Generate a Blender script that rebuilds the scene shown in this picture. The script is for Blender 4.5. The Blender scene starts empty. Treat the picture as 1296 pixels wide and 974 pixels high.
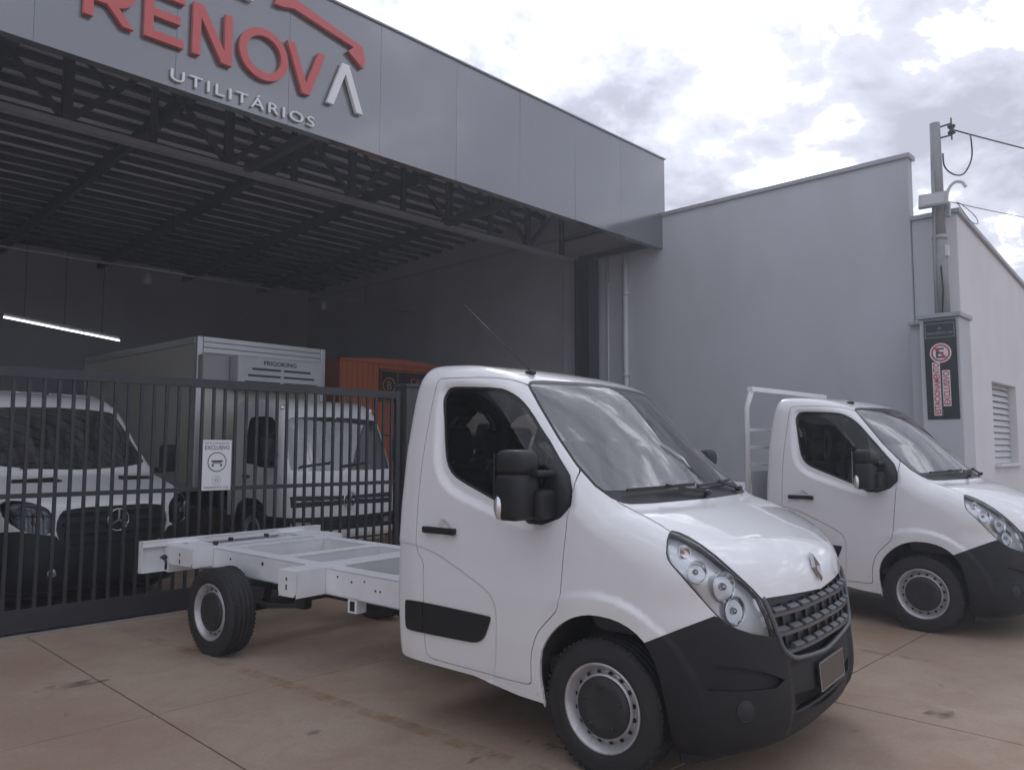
import bpy, bmesh, math, random
import numpy as np
from mathutils import Vector, Matrix
R = math.radians
random.seed(7)
scn = bpy.context.scene
col = scn.collection

# ------------------------------------------------------------------ camera, sky, sun, exposure
PW, PH, PF = 1296.0, 974.0, 982.686             # photograph size and focal length in pixels
CAM_YAW, CAM_PITCH, CAM_ROLL, CAM_Z = R(44.2), 0.0798705, 0.00212528, 1.66585

def cam_axes(yaw, pitch, roll):
    f = np.array([math.cos(pitch)*math.cos(yaw), math.cos(pitch)*math.sin(yaw), math.sin(pitch)])
    r = np.array([math.sin(yaw), -math.cos(yaw), 0.0]); u = np.cross(r, f)
    return (r*math.cos(roll)+u*math.sin(roll), -r*math.sin(roll)+u*math.cos(roll), f)

cr, cu, cf = cam_axes(CAM_YAW, CAM_PITCH, CAM_ROLL)
cam_data = bpy.data.cameras.new('camera')
cam_data.sensor_width = 36.0
cam_data.lens = PF/PW*36.0
cam_data.clip_start = 0.05
cam_data.clip_end = 5000
cam = bpy.data.objects.new('camera', cam_data)
col.objects.link(cam)
cam.matrix_world = Matrix(((cr[0], cu[0], -cf[0], 0), (cr[1], cu[1], -cf[1], 0), (cr[2], cu[2], -cf[2], CAM_Z), (0, 0, 0, 1)))
scn.camera = cam

SUN_AZ, SUN_EL = R(43.0), R(36.0)                # azimuth from +X towards +Y
world = bpy.data.worlds.new('World')
scn.world = world
world.use_nodes = True
wn, wl = world.node_tree.nodes, world.node_tree.links
wn.clear()
def wnode(t, **k):
    n = wn.new(t)
    for a, b in k.items(): setattr(n, a, b)
    return n
w_out = wnode('ShaderNodeOutputWorld')
w_bg = wnode('ShaderNodeBackground')
w_bg.inputs['Strength'].default_value = 0.1
sky = wnode('ShaderNodeTexSky', sky_type='NISHITA', sun_disc=False, sun_elevation=SUN_EL, sun_rotation=R(90)-SUN_AZ,
            air_density=1.0, dust_density=1.5, ozone_density=1.0)
tc = wnode('ShaderNodeTexCoord')
sep = wnode('ShaderNodeSeparateXYZ')
wl.new(tc.outputs['Generated'], sep.inputs[0])
def wmath(op, a, b=None, clamp=False):
    n = wnode('ShaderNodeMath', operation=op, use_clamp=clamp)
    for i, v in enumerate((a, b)):
        if v is None: continue
        if isinstance(v, (int, float)): n.inputs[i].default_value = v
        else: wl.new(v, n.inputs[i])
    return n.outputs[0]
zz = wmath('MAXIMUM', sep.outputs['Z'], 0.0)
den = wmath('ADD', zz, 0.22)
cx = wmath('DIVIDE', sep.outputs['X'], den)
cy = wmath('DIVIDE', sep.outputs['Y'], den)
comb = wnode('ShaderNodeCombineXYZ')
wl.new(cx, comb.inputs[0]); wl.new(cy, comb.inputs[1])
def wnoise(scale, detail, rough, off, dist=0.0):
    mp = wnode('ShaderNodeMapping')
    mp.inputs['Location'].default_value = off
    wl.new(comb.outputs[0], mp.inputs['Vector'])
    n = wnode('ShaderNodeTexNoise', noise_dimensions='3D')
    n.inputs['Scale'].default_value = scale; n.inputs['Detail'].default_value = detail
    n.inputs['Roughness'].default_value = rough; n.inputs['Distortion'].default_value = dist
    wl.new(mp.outputs[0], n.inputs['Vector'])
    return n.outputs['Fac']
def wramp(fac, stops):
    n = wnode('ShaderNodeValToRGB')
    el = n.color_ramp.elements
    el[0].position, el[0].color = stops[0][0], (*stops[0][1], 1)
    el[1].position, el[1].color = stops[1][0], (*stops[1][1], 1)
    for p, c in stops[2:]:
        e = el.new(p); e.color = (*c, 1)
    wl.new(fac, n.inputs[0])
    return n.outputs[0]
n_big = wnoise(2.3, 7.0, 0.60, (7.7, 11.3, 2.2), 0.35)
n_fine = wnoise(6.5, 6.0, 0.62, (1.7, 4.2, 2.4), 0.2)
thick = wmath('ADD', wmath('MULTIPLY', n_big, 0.72), wmath('MULTIPLY', n_fine, 0.28))
# thin cloud is bright, thick cloud is grey underneath
cloud_col = wramp(thick, [(0.35, (17.0, 17.4, 18.3)), (0.405, (11.5, 11.8, 12.8)), (0.455, (5.4, 5.6, 6.45)), (0.57, (3.6, 3.75, 4.5))])
# scattering of the hidden sun in the cloud layer round it
sdir = (math.cos(SUN_EL)*math.cos(SUN_AZ), math.cos(SUN_EL)*math.sin(SUN_AZ), math.sin(SUN_EL))
vdot = wnode('ShaderNodeVectorMath', operation='DOT_PRODUCT')
wl.new(tc.outputs['Generated'], vdot.inputs[0]); vdot.inputs[1].default_value = sdir
halo = wmath('POWER', wmath('MAXIMUM', vdot.outputs['Value'], 0.0), 34.0)
thin = wmath('SUBTRACT', 1.0, wmath('MULTIPLY', wmath('SUBTRACT', thick, 0.40, True), 4.5, True), True)
boost = wmath('ADD', 1.0, wmath('MULTIPLY', halo, wmath('ADD', wmath('MULTIPLY', thin, 1.1), 0.10)))
cl = wnode('ShaderNodeVectorMath', operation='SCALE')
wl.new(cloud_col, cl.inputs[0]); wl.new(boost, cl.inputs['Scale'])
gap = wmath('MULTIPLY', wmath('SUBTRACT', thick, 0.30, True), 9.0, True)
mixw = wnode('ShaderNodeMix', data_type='RGBA')
wl.new(gap, mixw.inputs['Factor']); wl.new(sky.outputs[0], mixw.inputs['A']); wl.new(cl.outputs[0], mixw.inputs['B'])
wl.new(mixw.outputs['Result'], w_bg.inputs['Color'])
wl.new(w_bg.outputs[0], w_out.inputs['Surface'])

sun_data = bpy.data.lights.new('sun', 'SUN')
sun_data.energy = 0.6
sun_data.angle = R(14)
sun_data.color = (1.0, 0.96, 0.9)
sun = bpy.data.objects.new('sun', sun_data)
sun.rotation_euler = Vector(sdir).to_track_quat('Z', 'Y').to_euler()
sun.location = (0, 0, 30)
col.objects.link(sun)

vs = scn.view_settings
vs.view_transform = 'Standard'; vs.look = 'None'; vs.exposure = 0.66; vs.gamma = 1.0
vs.use_curve_mapping = False
scn.cycles.max_bounces = 7
scn.cycles.diffuse_bounces = 4
scn.cycles.glossy_bounces = 4
scn.cycles.volume_bounces = 0
scn.cycles.transparent_max_bounces = 16

# ------------------------------------------------------------------ photo pixel -> point
def wray(px, py):
    d = cf + (px-PW/2)/PF*cr - (py-PH/2)/PF*cu
    return np.array([0, 0, CAM_Z]), d
def at_depth(px, py, z):
    o, d = wray(px, py); return Vector(o + d*z)
def at_X(px, py, X):
    o, d = wray(px, py); return Vector(o + d*((X-o[0])/d[0]))
def at_Y(px, py, Y):
    o, d = wray(px, py); return Vector(o + d*((Y-o[1])/d[1]))

# ------------------------------------------------------------------ materials
def mat(name, color, rough=0.5, metal=0.0, spec=0.5, coat=0.0, coat_rough=0.05, noise=0.0, nscale=4.0, bump=0.0, bscale=60.0,
        tint=None, emit=None, estr=0.0, obj_space=True, rnoise=0.0):
    m = bpy.data.materials.new(name); m.use_nodes = True
    nt = m.node_tree; b = nt.nodes['Principled BSDF']
    b.inputs['Base Color'].default_value = (*color, 1); b.inputs['Roughness'].default_value = rough
    b.inputs['Metallic'].default_value = metal; b.inputs['Specular IOR Level'].default_value = spec
    b.inputs['Coat Weight'].default_value = coat; b.inputs['Coat Roughness'].default_value = coat_rough
    if emit:
        b.inputs['Emission Color'].default_value = (*emit, 1); b.inputs['Emission Strength'].default_value = estr
    tcn = nt.nodes.new('ShaderNodeTexCoord') if obj_space else nt.nodes.new('ShaderNodeNewGeometry')
    vec = tcn.outputs['Object'] if obj_space else tcn.outputs['Position']
    if noise > 0 or rnoise > 0:
        n = nt.nodes.new('ShaderNodeTexNoise'); n.inputs['Scale'].default_value = nscale; n.inputs['Detail'].default_value = 7
        n.inputs['Roughness'].default_value = 0.65
        nt.links.new(vec, n.inputs['Vector'])
        if noise > 0:
            mx = nt.nodes.new('ShaderNodeMix'); mx.data_type = 'RGBA'
            t2 = tint or tuple(c*0.55 for c in color)
            mx.inputs['A'].default_value = (*color, 1); mx.inputs['B'].default_value = (*t2, 1)
            mr = nt.nodes.new('ShaderNodeMapRange'); mr.inputs['From Min'].default_value = 0.42; mr.inputs['From Max'].default_value = 0.75
            mr.inputs['To Max'].default_value = noise
            nt.links.new(n.outputs['Fac'], mr.inputs['Value']); nt.links.new(mr.outputs[0], mx.inputs['Factor'])
            nt.links.new(mx.outputs['Result'], b.inputs['Base Color'])
        if rnoise > 0:
            mr2 = nt.nodes.new('ShaderNodeMapRange'); mr2.inputs['From Min'].default_value = 0.3; mr2.inputs['From Max'].default_value = 0.75
            mr2.inputs['To Min'].default_value = rough; mr2.inputs['To Max'].default_value = min(1, rough+rnoise)
            nt.links.new(n.outputs['Fac'], mr2.inputs['Value']); nt.links.new(mr2.outputs[0], b.inputs['Roughness'])
    if bump > 0:
        n2 = nt.nodes.new('ShaderNodeTexNoise'); n2.inputs['Scale'].default_value = bscale; n2.inputs['Detail'].default_value = 4
        nt.links.new(vec, n2.inputs['Vector'])
        bp = nt.nodes.new('ShaderNodeBump'); bp.inputs['Strength'].default_value = bump; bp.inputs['Distance'].default_value = 0.01
        nt.links.new(n2.outputs['Fac'], bp.inputs['Height']); nt.links.new(bp.outputs[0], b.inputs['Normal'])
    return m

def glass(name, tint, ior=1.5, rough=0.0, gloss=1.0, dust=0.0):
    m = bpy.data.materials.new(name); m.use_nodes = True
    nt = m.node_tree; nt.nodes.clear()
    o = nt.nodes.new('ShaderNodeOutputMaterial'); mx = nt.nodes.new('ShaderNodeMixShader')
    t = nt.nodes.new('ShaderNodeBsdfTransparent'); t.inputs[0].default_value = (*tint, 1)
    g = nt.nodes.new('ShaderNodeBsdfGlossy'); g.inputs['Roughness'].default_value = rough
    g.inputs['Color'].default_value = (gloss, gloss, gloss, 1)
    fr = nt.nodes.new('ShaderNodeFresnel'); fr.inputs['IOR'].default_value = ior
    nt.links.new(fr.outputs[0], mx.inputs[0]); nt.links.new(t.outputs[0], mx.inputs[1]); nt.links.new(g.outputs[0], mx.inputs[2])
    res = mx.outputs[0]
    if dust > 0:                                   # dried rain streaks and dust on the pane
        tc_ = nt.nodes.new('ShaderNodeTexCoord'); mp = nt.nodes.new('ShaderNodeMapping'); mp.inputs['Scale'].default_value = (1.2, 9.0, 1.2); mp.inputs['Rotation'].default_value = (0.25, 0, 0)
        ns_ = nt.nodes.new('ShaderNodeTexNoise'); ns_.inputs['Scale'].default_value = 1.6; ns_.inputs['Detail'].default_value = 8; ns_.inputs['Distortion'].default_value = 0.8
        mr = nt.nodes.new('ShaderNodeMapRange'); mr.inputs['From Min'].default_value = 0.38; mr.inputs['From Max'].default_value = 0.72; mr.inputs['To Min'].default_value = dust*0.35; mr.inputs['To Max'].default_value = dust*1.6
        df = nt.nodes.new('ShaderNodeBsdfDiffuse'); df.inputs['Color'].default_value = (0.62, 0.61, 0.60, 1); m2 = nt.nodes.new('ShaderNodeMixShader')
        nt.links.new(tc_.outputs['Object'], mp.inputs['Vector']); nt.links.new(mp.outputs[0], ns_.inputs['Vector']); nt.links.new(ns_.outputs['Fac'], mr.inputs['Value'])
        nt.links.new(mr.outputs[0], m2.inputs[0]); nt.links.new(res, m2.inputs[1]); nt.links.new(df.outputs[0], m2.inputs[2]); res = m2.outputs[0]
    nt.links.new(res, o.inputs['Surface'])
    return m

M = {}
M['paint'] = mat('white_paint', (0.80, 0.80, 0.81), 0.32, coat=1.0, coat_rough=0.04, noise=0.10, nscale=2.2, tint=(0.66, 0.63, 0.60))
M['frame_paint'] = mat('white_frame_paint', (0.82, 0.83, 0.85), 0.42, noise=0.25, nscale=5.0, tint=(0.50, 0.48, 0.46), coat=0.2, coat_rough=0.2)
M['plastic'] = mat('black_plastic', (0.013, 0.014, 0.017), 0.5, spec=0.35, bump=0.12, bscale=400, noise=0.4, nscale=3.0, tint=(0.030, 0.029, 0.028))
M['trim'] = mat('dark_trim', (0.022, 0.022, 0.026), 0.45)
M['rubber'] = mat('rubber', (0.020, 0.020, 0.022), 0.72, noise=0.5, nscale=6.0, tint=(0.05, 0.043, 0.038), bump=0.25, bscale=90)
M['seal'] = mat('rubber_seal', (0.015, 0.015, 0.018), 0.5)
M['steel'] = mat('steel_wheel', (0.58, 0.58, 0.60), 0.38, metal=0.6, noise=0.6, nscale=9.0, tint=(0.22, 0.19, 0.17), rnoise=0.2)
M['cap'] = mat('hub_cap_black', (0.022, 0.022, 0.025), 0.5, noise=0.5, nscale=12, tint=(0.06, 0.052, 0.045))
M['hole'] = mat('dark_hole', (0.006, 0.006, 0.007), 0.9)
M['under'] = mat('underbody', (0.020, 0.019, 0.019), 0.8, noise=0.5, nscale=5, tint=(0.05, 0.04, 0.033))
M['inner'] = mat('cab_lining', (0.055, 0.055, 0.06), 0.8)
M['seat'] = mat('seat_fabric', (0.03, 0.031, 0.036), 0.9, bump=0.2, bscale=300)
M['screen_glass'] = glass('windscreen_glass', (0.46, 0.50, 0.50), 2.6, dust=0.09)
M['side_glass'] = glass('side_window_glass', (0.36, 0.38, 0.39), 1.5)
M['lens'] = glass('lamp_lens', (0.93, 0.94, 0.95), 1.45)
M['chrome'] = mat('lamp_reflector', (0.82, 0.83, 0.85), 0.16, metal=1.0)
M['chrome2'] = mat('reflector_satin', (0.80, 0.81, 0.83), 0.30, metal=0.8)
M['lamp_silver'] = mat('lamp_housing_silver', (0.86, 0.87, 0.89), 0.2, metal=0.45)
M['badge'] = mat('badge_chrome', (0.42, 0.43, 0.46), 0.15, metal=1.0)
M['amber'] = mat('amber_bulb', (0.75, 0.30, 0.06), 0.25)
M['grille'] = mat('grille_grey', (0.115, 0.118, 0.13), 0.36, spec=0.5)
M['plate'] = mat('plate_face', (0.085, 0.072, 0.066), 0.4, noise=0.6, nscale=9, tint=(0.13, 0.085, 0.065))
M['alu'] = mat('aluminium', (0.62, 0.63, 0.65), 0.38, metal=0.6)
M['red_lens'] = mat('red_lens', (0.30, 0.012, 0.010), 0.2, coat=0.5)
# ------------------------------------------------------------------ mesh helpers
def link(name, me, material, parent=None):
    o = bpy.data.objects.new(name, me); col.objects.link(o)
    if material is not None and not me.materials: me.materials.append(material)
    if parent is not None: o.parent = parent
    return o
def raw(name, verts, faces, material, parent=None, smooth=False, normals=None):
    me = bpy.data.meshes.new(name)
    me.from_pydata([tuple(map(float, v)) for v in verts], [], [tuple(map(int, f)) for f in faces])
    if smooth or normals is not None:
        me.polygons.foreach_set('use_smooth', [True]*len(me.polygons))
    me.update()
    if normals is not None:
        me.normals_split_custom_set_from_vertices([tuple(map(float, n)) for n in normals])
    return link(name, me, material, parent)
def empty(name, loc=(0, 0, 0), rz=0.0):
    o = bpy.data.objects.new(name, None); col.objects.link(o)
    o.empty_display_size = 0.2
    o.location = loc; o.rotation_euler = (0, 0, rz)
    return o
def tag(o, label=None, cat=None, group=None, kind=None):
    if label: o['label'] = label
    if cat: o['category'] = cat
    if group: o['group'] = group
    if kind: o['kind'] = kind
    return o
def copy_tree(o, parent=None):
    c = o.copy(); col.objects.link(c); c.parent = parent
    for ch in list(o.children): copy_tree(ch, c)
    return c

class MB:
    """collects shapes into one mesh"""
    def __init__(s): s.bm = bmesh.new()
    def box(s, c, size, bevel=0.0, rot=None, seg=2):
        r = bmesh.ops.create_cube(s.bm, size=1.0); vs_ = r['verts']
        for v in vs_: v.co = Vector((v.co.x*size[0], v.co.y*size[1], v.co.z*size[2]))
        if bevel > 0:
            es = list({e for v in vs_ for e in v.link_edges})
            rr = bmesh.ops.bevel(s.bm, geom=es, offset=bevel, segments=seg, profile=0.5, affect='EDGES')
            vs_ = list({v for f in rr['faces'] for v in f.verts} | {v for v in vs_ if v.is_valid})
        mt = Matrix.Translation(Vector(c))
        if rot is not None: mt = mt @ rot
        for v in vs_: v.co = mt @ v.co
        return s
    def bar(s, a, b, w, h=None, up=(0, 0, 1)):
        a, b = Vector(a), Vector(b); d = b-a; L = d.length; d.normalize(); h = h or w
        u = Vector(up)
        if abs(d.dot(u)) > 0.98: u = Vector((1, 0, 0))
        r = d.cross(u).normalized(); u = r.cross(d).normalized()
        p = [a+r*(x*w/2)+u*(y*h/2) for x, y in ((-1, -1), (1, -1), (1, 1), (-1, 1))]
        q = [v+d*L for v in p]
        V = [s.bm.verts.new(v) for v in p+q]
        for f in ((3, 2, 1, 0), (4, 5, 6, 7), (0, 1, 5, 4), (1, 2, 6, 5), (2, 3, 7, 6), (3, 0, 4, 7)):
            s.bm.faces.new([V[i] for i in f])
        return s
    def tube(s, pts, r, n=8, cap=True):
        pts = [Vector(p) for p in pts]; rings = []
        rr = r if isinstance(r, (list, tuple)) else [r]*len(pts)
        prev = None
        for i, p in enumerate(pts):
            t = (pts[min(i+1, len(pts)-1)]-pts[max(i-1, 0)]).normalized()
            if prev is None:
                u = Vector((0, 0, 1)) if abs(t.z) < 0.9 else Vector((1, 0, 0))
                u = (u-t*u.dot(t)).normalized()
            else:
                u = (prev-t*prev.dot(t)).normalized()
            prev = u; w = t.cross(u)
            rings.append([s.bm.verts.new(p+(u*math.cos(2*math.pi*k/n)+w*math.sin(2*math.pi*k/n))*rr[i]) for k in range(n)])
        for a, b in zip(rings, rings[1:]):
            for k in range(n):
                f = s.bm.faces.new([a[k], a[(k+1) % n], b[(k+1) % n], b[k]]); f.smooth = True
        if cap:
            s.bm.faces.new(rings[0][::-1]); s.bm.faces.new(rings[-1])
        return s
    def lathe(s, prof, n=48, axis='y', c=(0, 0, 0), close=False):
        """prof: list of (radius, axial)"""
        rings = []
        for r, a in prof:
            ring = []
            for k in range(n):
                t = 2*math.pi*k/n; x, y = r*math.cos(t), r*math.sin(t)
                if axis == 'y': p = (x, a, y)
                elif axis == 'z': p = (x, y, a)
                else: p = (a, x, y)
                ring.append(s.bm.verts.new(Vector(p)+Vector(c)))
            rings.append(ring)
        pairs = list(zip(rings, rings[1:]))
        if close: pairs.append((rings[-1], rings[0]))
        for a, b in pairs:
            for k in range(n):
                f = s.bm.faces.new([a[k], a[(k+1) % n], b[(k+1) % n], b[k]]); f.smooth = True
        if not close:
            if prof[0][0] > 0 : pass
        return s
    def disc(s, c, r, axis='y', n=32, d=1):
        V = []
        for k in range(n):
            t = 2*math.pi*k/n; x, y = r*math.cos(t), r*math.sin(t)
            p = (x, 0, y) if axis == 'y' else ((x, y, 0) if axis == 'z' else (0, x, y))
            V.append(s.bm.verts.new(Vector(p)+Vector(c)))
        s.bm.faces.new(V if d > 0 else V[::-1]); return s
    def prism(s, poly, a, b, axis='y'):
        """poly in the plane across the axis: y -> (x,z), x -> (y,z), z -> (x,y)"""
        def P(p, t): return {'y': (p[0], t, p[1]), 'x': (t, p[0], p[1]), 'z': (p[0], p[1], t)}[axis]
        A = [s.bm.verts.new(P(p, a)) for p in poly]; B = [s.bm.verts.new(P(p, b)) for p in poly]
        n = len(poly)
        s.bm.faces.new(A[::-1]); s.bm.faces.new(B)
        for i in range(n): s.bm.faces.new([A[i], A[(i+1) % n], B[(i+1) % n], B[i]])
        return s
    def ball(s, c, r, sc=(1, 1, 1), n=16):
        rr = bmesh.ops.create_uvsphere(s.bm, u_segments=n, v_segments=max(6, n//2), radius=r)
        for v in rr['verts']: v.co = Vector((v.co.x*sc[0], v.co.y*sc[1], v.co.z*sc[2]))+Vector(c)
        for v in rr['verts']:
            for f in v.link_faces: f.smooth = True
        return s
    def xf(s, m):
        for v in s.bm.verts: v.co = m @ v.co
        return s
    def build(s, name, material, parent=None, bevel=0.0, smooth=False):
        bmesh.ops.recalc_face_normals(s.bm, faces=s.bm.faces[:])
        if bevel > 0:
            bmesh.ops.bevel(s.bm, geom=s.bm.edges[:], offset=bevel, segments=2, profile=0.5, affect='EDGES', clamp_overlap=True)
        if smooth:
            for f in s.bm.faces: f.smooth = True
        me = bpy.data.meshes.new(name); s.bm.to_mesh(me); s.bm.free()
        return link(name, me, material, parent)

def text_obj(name, body, size, material, parent=None, extrude=0.002, align='CENTER', spacing=1.0, bold=0.0, xscale=1.0):
    cu_ = bpy.data.curves.new(name, 'FONT'); cu_.body = body; cu_.size = size; cu_.extrude = extrude
    cu_.align_x = align; cu_.space_character = spacing; cu_.offset = bold; cu_.resolution_u = 3
    t = bpy.data.objects.new(name, cu_); col.objects.link(t)
    bpy.context.view_layer.update()
    me = bpy.data.meshes.new_from_object(t.evaluated_get(bpy.context.evaluated_depsgraph_get()))
    bpy.data.objects.remove(t)
    if xscale != 1.0:
        for v in me.vertices: v.co.x *= xscale
    me.materials.clear(); me.materials.append(material); me.name = name
    return link(name, me, None, parent)

def chaikin(p, n=1, closed=True):
    p = [np.array(q, float) for q in p]
    for _ in range(n):
        o = []
        L = len(p)
        rng = range(L) if closed else range(L-1)
        if not closed: o.append(p[0])
        for i in rng:
            a, b = p[i], p[(i+1) % L]
            o += [a*0.75+b*0.25, a*0.25+b*0.75]
        if not closed: o.append(p[-1])
        p = o
    return np.array(p)
def catmull(p, n=8):
    p = [np.array(q, float) for q in p]; o = []
    for i in range(len(p)-1):
        a, b, c, d = p[max(i-1, 0)], p[i], p[i+1], p[min(i+2, len(p)-1)]
        for k in range(n):
            t = k/n
            o.append(0.5*((2*b)+(c-a)*t+(2*a-5*b+4*c-d)*t*t+(3*b-a-3*c+d)*t**3))
    o.append(p[-1]); return np.array(o)
def grow(poly, d):
    """offset a polygon outwards by d (negative: inwards)"""
    p = np.asarray(poly, float); n = len(p)
    ar = 0.5*np.sum(p[:, 0]*np.roll(p[:, 1], -1)-np.roll(p[:, 0], -1)*p[:, 1])
    e = np.roll(p, -1, 0)-p; e /= np.linalg.norm(e, axis=1)[:, None]+1e-9
    nr = np.stack([e[:, 1], -e[:, 0]], 1)*(1 if ar > 0 else -1)
    m = nr+np.roll(nr, 1, 0); l = np.linalg.norm(m, axis=1)[:, None]+1e-9
    m /= l; c = np.clip(np.sum(m*nr, 1), 0.5, 1)[:, None]
    return p+m*d/c
def in_poly(q, poly):
    x, y = q[:, 0], q[:, 1]; ins = np.zeros(len(q), bool); n = len(poly)
    for i in range(n):
        x1, y1 = poly[i]; x2, y2 = poly[(i+1) % n]
        c = ((y1 > y) != (y2 > y))
        if not c.any(): continue
        xi = x1+(y-y1)*(x2-x1)/((y2-y1) if abs(y2-y1) > 1e-12 else 1e-12)
        ins ^= c & (x < xi)
    return ins
def poly_sdf(q, poly):
    d = np.full(len(q), 1e9); n = len(poly)
    for i in range(n):
        a = poly[i]; b = poly[(i+1) % n]; e = b-a; L = e@e
        if L < 1e-14: continue
        w = q-a; t = np.clip(w@e/L, 0, 1)
        r = w-t[:, None]*e; d = np.minimum(d, r[:, 0]**2+r[:, 1]**2)
    d = np.sqrt(d); return np.where(in_poly(q, poly), -d, d)
class Grid2:
    def __init__(s, lo, hi, h, fn):
        s.lo = np.array(lo, float); s.h = h
        s.n = np.ceil((np.array(hi)-s.lo)/h).astype(int)+1
        X, Y = np.meshgrid(s.lo[0]+h*np.arange(s.n[0]), s.lo[1]+h*np.arange(s.n[1]), indexing='ij')
        s.v = fn(np.stack([X.ravel(), Y.ravel()], 1)).reshape(s.n)
    def __call__(s, x, y):
        u = np.clip((x-s.lo[0])/s.h, 0, s.n[0]-1.001); v = np.clip((y-s.lo[1])/s.h, 0, s.n[1]-1.001)
        i = u.astype(int); j = v.astype(int); a = u-i; b = v-j; g = s.v
        return (g[i, j]*(1-a)+g[i+1, j]*a)*(1-b)+(g[i, j+1]*(1-a)+g[i+1, j+1]*a)*b
def sstep(x, a, b):
    t = np.clip((x-a)/(b-a), 0, 1); return t*t*(3-2*t)
def smax(a, b, r):
    h = np.maximum(r-np.abs(a-b), 0)/r; return np.maximum(a, b)+h*h*r*0.25

# ------------------------------------------------------------------ vehicle skins: an implicit body meshed once, then cut along panel lines
class Shell:
    def __init__(s, prof, sweep, W, xr, lo, hi, h, r1, r2, spl=8):
        line = catmull(prof, spl)
        poly = np.vstack([line, [[line[-1][0]-4, line[-1][1]], [line[-1][0]-4, -1.5], [line[0][0], -1.5]]])
        G = Grid2((lo[0]-0.3, -0.6), (hi[0]+1.3, hi[2]+0.3), 0.008, lambda q: poly_sdf(q, poly))
        def f(P):
            x, y, z = P[:, 0], P[:, 1], P[:, 2]; a = np.abs(y)
            return smax(smax(G(x+sweep(a, z), z), a-W(x, z), r1), xr(z)-x, r2)
        s.f = f
        n = [int(math.ceil((hi[i]-lo[i])/h))+1 for i in range(3)]
        ax = [lo[i]+h*np.arange(n[i]) for i in range(3)]
        X, Y, Z = np.meshgrid(*ax, indexing='ij')
        F = f(np.stack([X.ravel(), Y.ravel(), Z.ravel()], 1)).reshape(n)
        s.nets(F, np.array(lo, float), h)
        for _ in range(3): s.project()
        for _ in range(2):
            s.relax(); s.project(); s.project()
        s.lab = np.zeros(len(s.F), int); s.names = ['body']
        # keep the right half (y <= 0)
        s.V[np.abs(s.V[:, 1]) < 0.0015, 1] = 0
        s.split(np.zeros(3), np.array([0, 1.0, 0]), np.ones(len(s.F), bool))
        s.keep(s.V[s.F].mean(1)[:, 1] < 0)
    def nets(s, F, lo, h):
        S = F < 0; n = np.array(F.shape)-1
        tot = np.zeros(n, int)
        for d in np.ndindex(2, 2, 2): tot += S[d[0]:d[0]+n[0], d[1]:d[1]+n[1], d[2]:d[2]+n[2]]
        act = (tot > 0) & (tot < 8); idx = np.full(n, -1); idx[act] = np.arange(act.sum())
        acc = np.zeros((act.sum(), 3)); cnt = np.zeros(act.sum())
        c = np.argwhere(act)
        for d in np.ndindex(2, 2, 2):
            for k in range(3):
                if d[k]: continue
                e = list(d); e[k] = 1
                a = F[tuple((c+d).T)]; b = F[tuple((c+e).T)]
                m = (a < 0) != (b < 0); t = np.where(m, a/np.where(m, a-b, 1), 0)
                p = c+np.array(d)+0.0; p[:, k] += t
                acc[m] += p[m]; cnt += m
        s.V = lo+h*acc/cnt[:, None]
        T = []
        for k in range(3):
            i, j = (k+1) % 3, (k+2) % 3
            A = np.moveaxis(S, k, 0); ch = A[:-1] != A[1:]; flip = np.moveaxis(A[:-1], 0, k)
            g = np.argwhere(np.moveaxis(ch, 0, k))
            ok = (g[:, i] > 0) & (g[:, j] > 0) & (g[:, i] < n[i]) & (g[:, j] < n[j]); g = g[ok]
            q = []
            for di, dj in ((1, 1), (0, 1), (0, 0), (1, 0)):
                cc = g.copy(); cc[:, i] -= di; cc[:, j] -= dj; q.append(idx[tuple(cc.T)])
            q = np.stack(q, 1); fl = flip[tuple(g.T)]
            q[~fl] = q[~fl][:, ::-1]
            q = q[(q >= 0).all(1)]
            T += [q[:, [0, 1, 2]], q[:, [0, 2, 3]]]
        s.F = np.vstack(T)
    def grad(s, P, e=0.006):
        g = np.zeros_like(P)
        for k in range(3):
            d = np.zeros(3); d[k] = e; g[:, k] = (s.f(P+d)-s.f(P-d))/(2*e)
        return g
    def project(s):
        g = s.grad(s.V); v = s.f(s.V)
        st = v[:, None]*g/(np.sum(g*g, 1)[:, None]+1e-6)
        l = np.linalg.norm(st, axis=1)[:, None]; st *= np.minimum(1, 0.02/(l+1e-9)); s.V = s.V-st
    def relax(s):
        acc = np.zeros_like(s.V); c = np.zeros(len(s.V))
        for a, b in ((0, 1), (1, 2), (2, 0)):
            np.add.at(acc, s.F[:, a], s.V[s.F[:, b]]); np.add.at(c, s.F[:, a], 1)
            np.add.at(acc, s.F[:, b], s.V[s.F[:, a]]); np.add.at(c, s.F[:, b], 1)
        s.V = s.V*0.5+0.5*acc/np.maximum(c, 1)[:, None]
    def keep(s, m): s.F = s.F[m]; s.lab = s.lab[m]
    def split(s, co, no, sel, eps=2e-5):
        d = (s.V-co)@no; d[np.abs(d) < eps] = 0
        dt = d[s.F]; cr_ = sel & (dt.min(1) < 0) & (dt.max(1) > 0)
        ids = np.nonzero(cr_)[0]
        if not len(ids): return
        newV = []; base = len(s.V); cache = {}; add = []; lab = []
        def mid(i, j):
            k = (min(i, j), max(i, j))
            if k not in cache:
                t = d[i]/(d[i]-d[j]); newV.append(s.V[i]+(s.V[j]-s.V[i])*t); cache[k] = base+len(newV)-1
            return cache[k]
        for ti in ids:
            tri = [int(v) for v in s.F[ti]]; pos, neg = [], []
            for a in range(3):
                i, j = tri[a], tri[(a+1) % 3]
                if d[i] >= 0: pos.append(i)
                if d[i] <= 0: neg.append(i)
                if d[i]*d[j] < 0:
                    m_ = mid(i, j); pos.append(m_); neg.append(m_)
            for pl in (pos, neg):
                for k in range(1, len(pl)-1):
                    add.append((pl[0], pl[k], pl[k+1])); lab.append(s.lab[ti])
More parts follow.
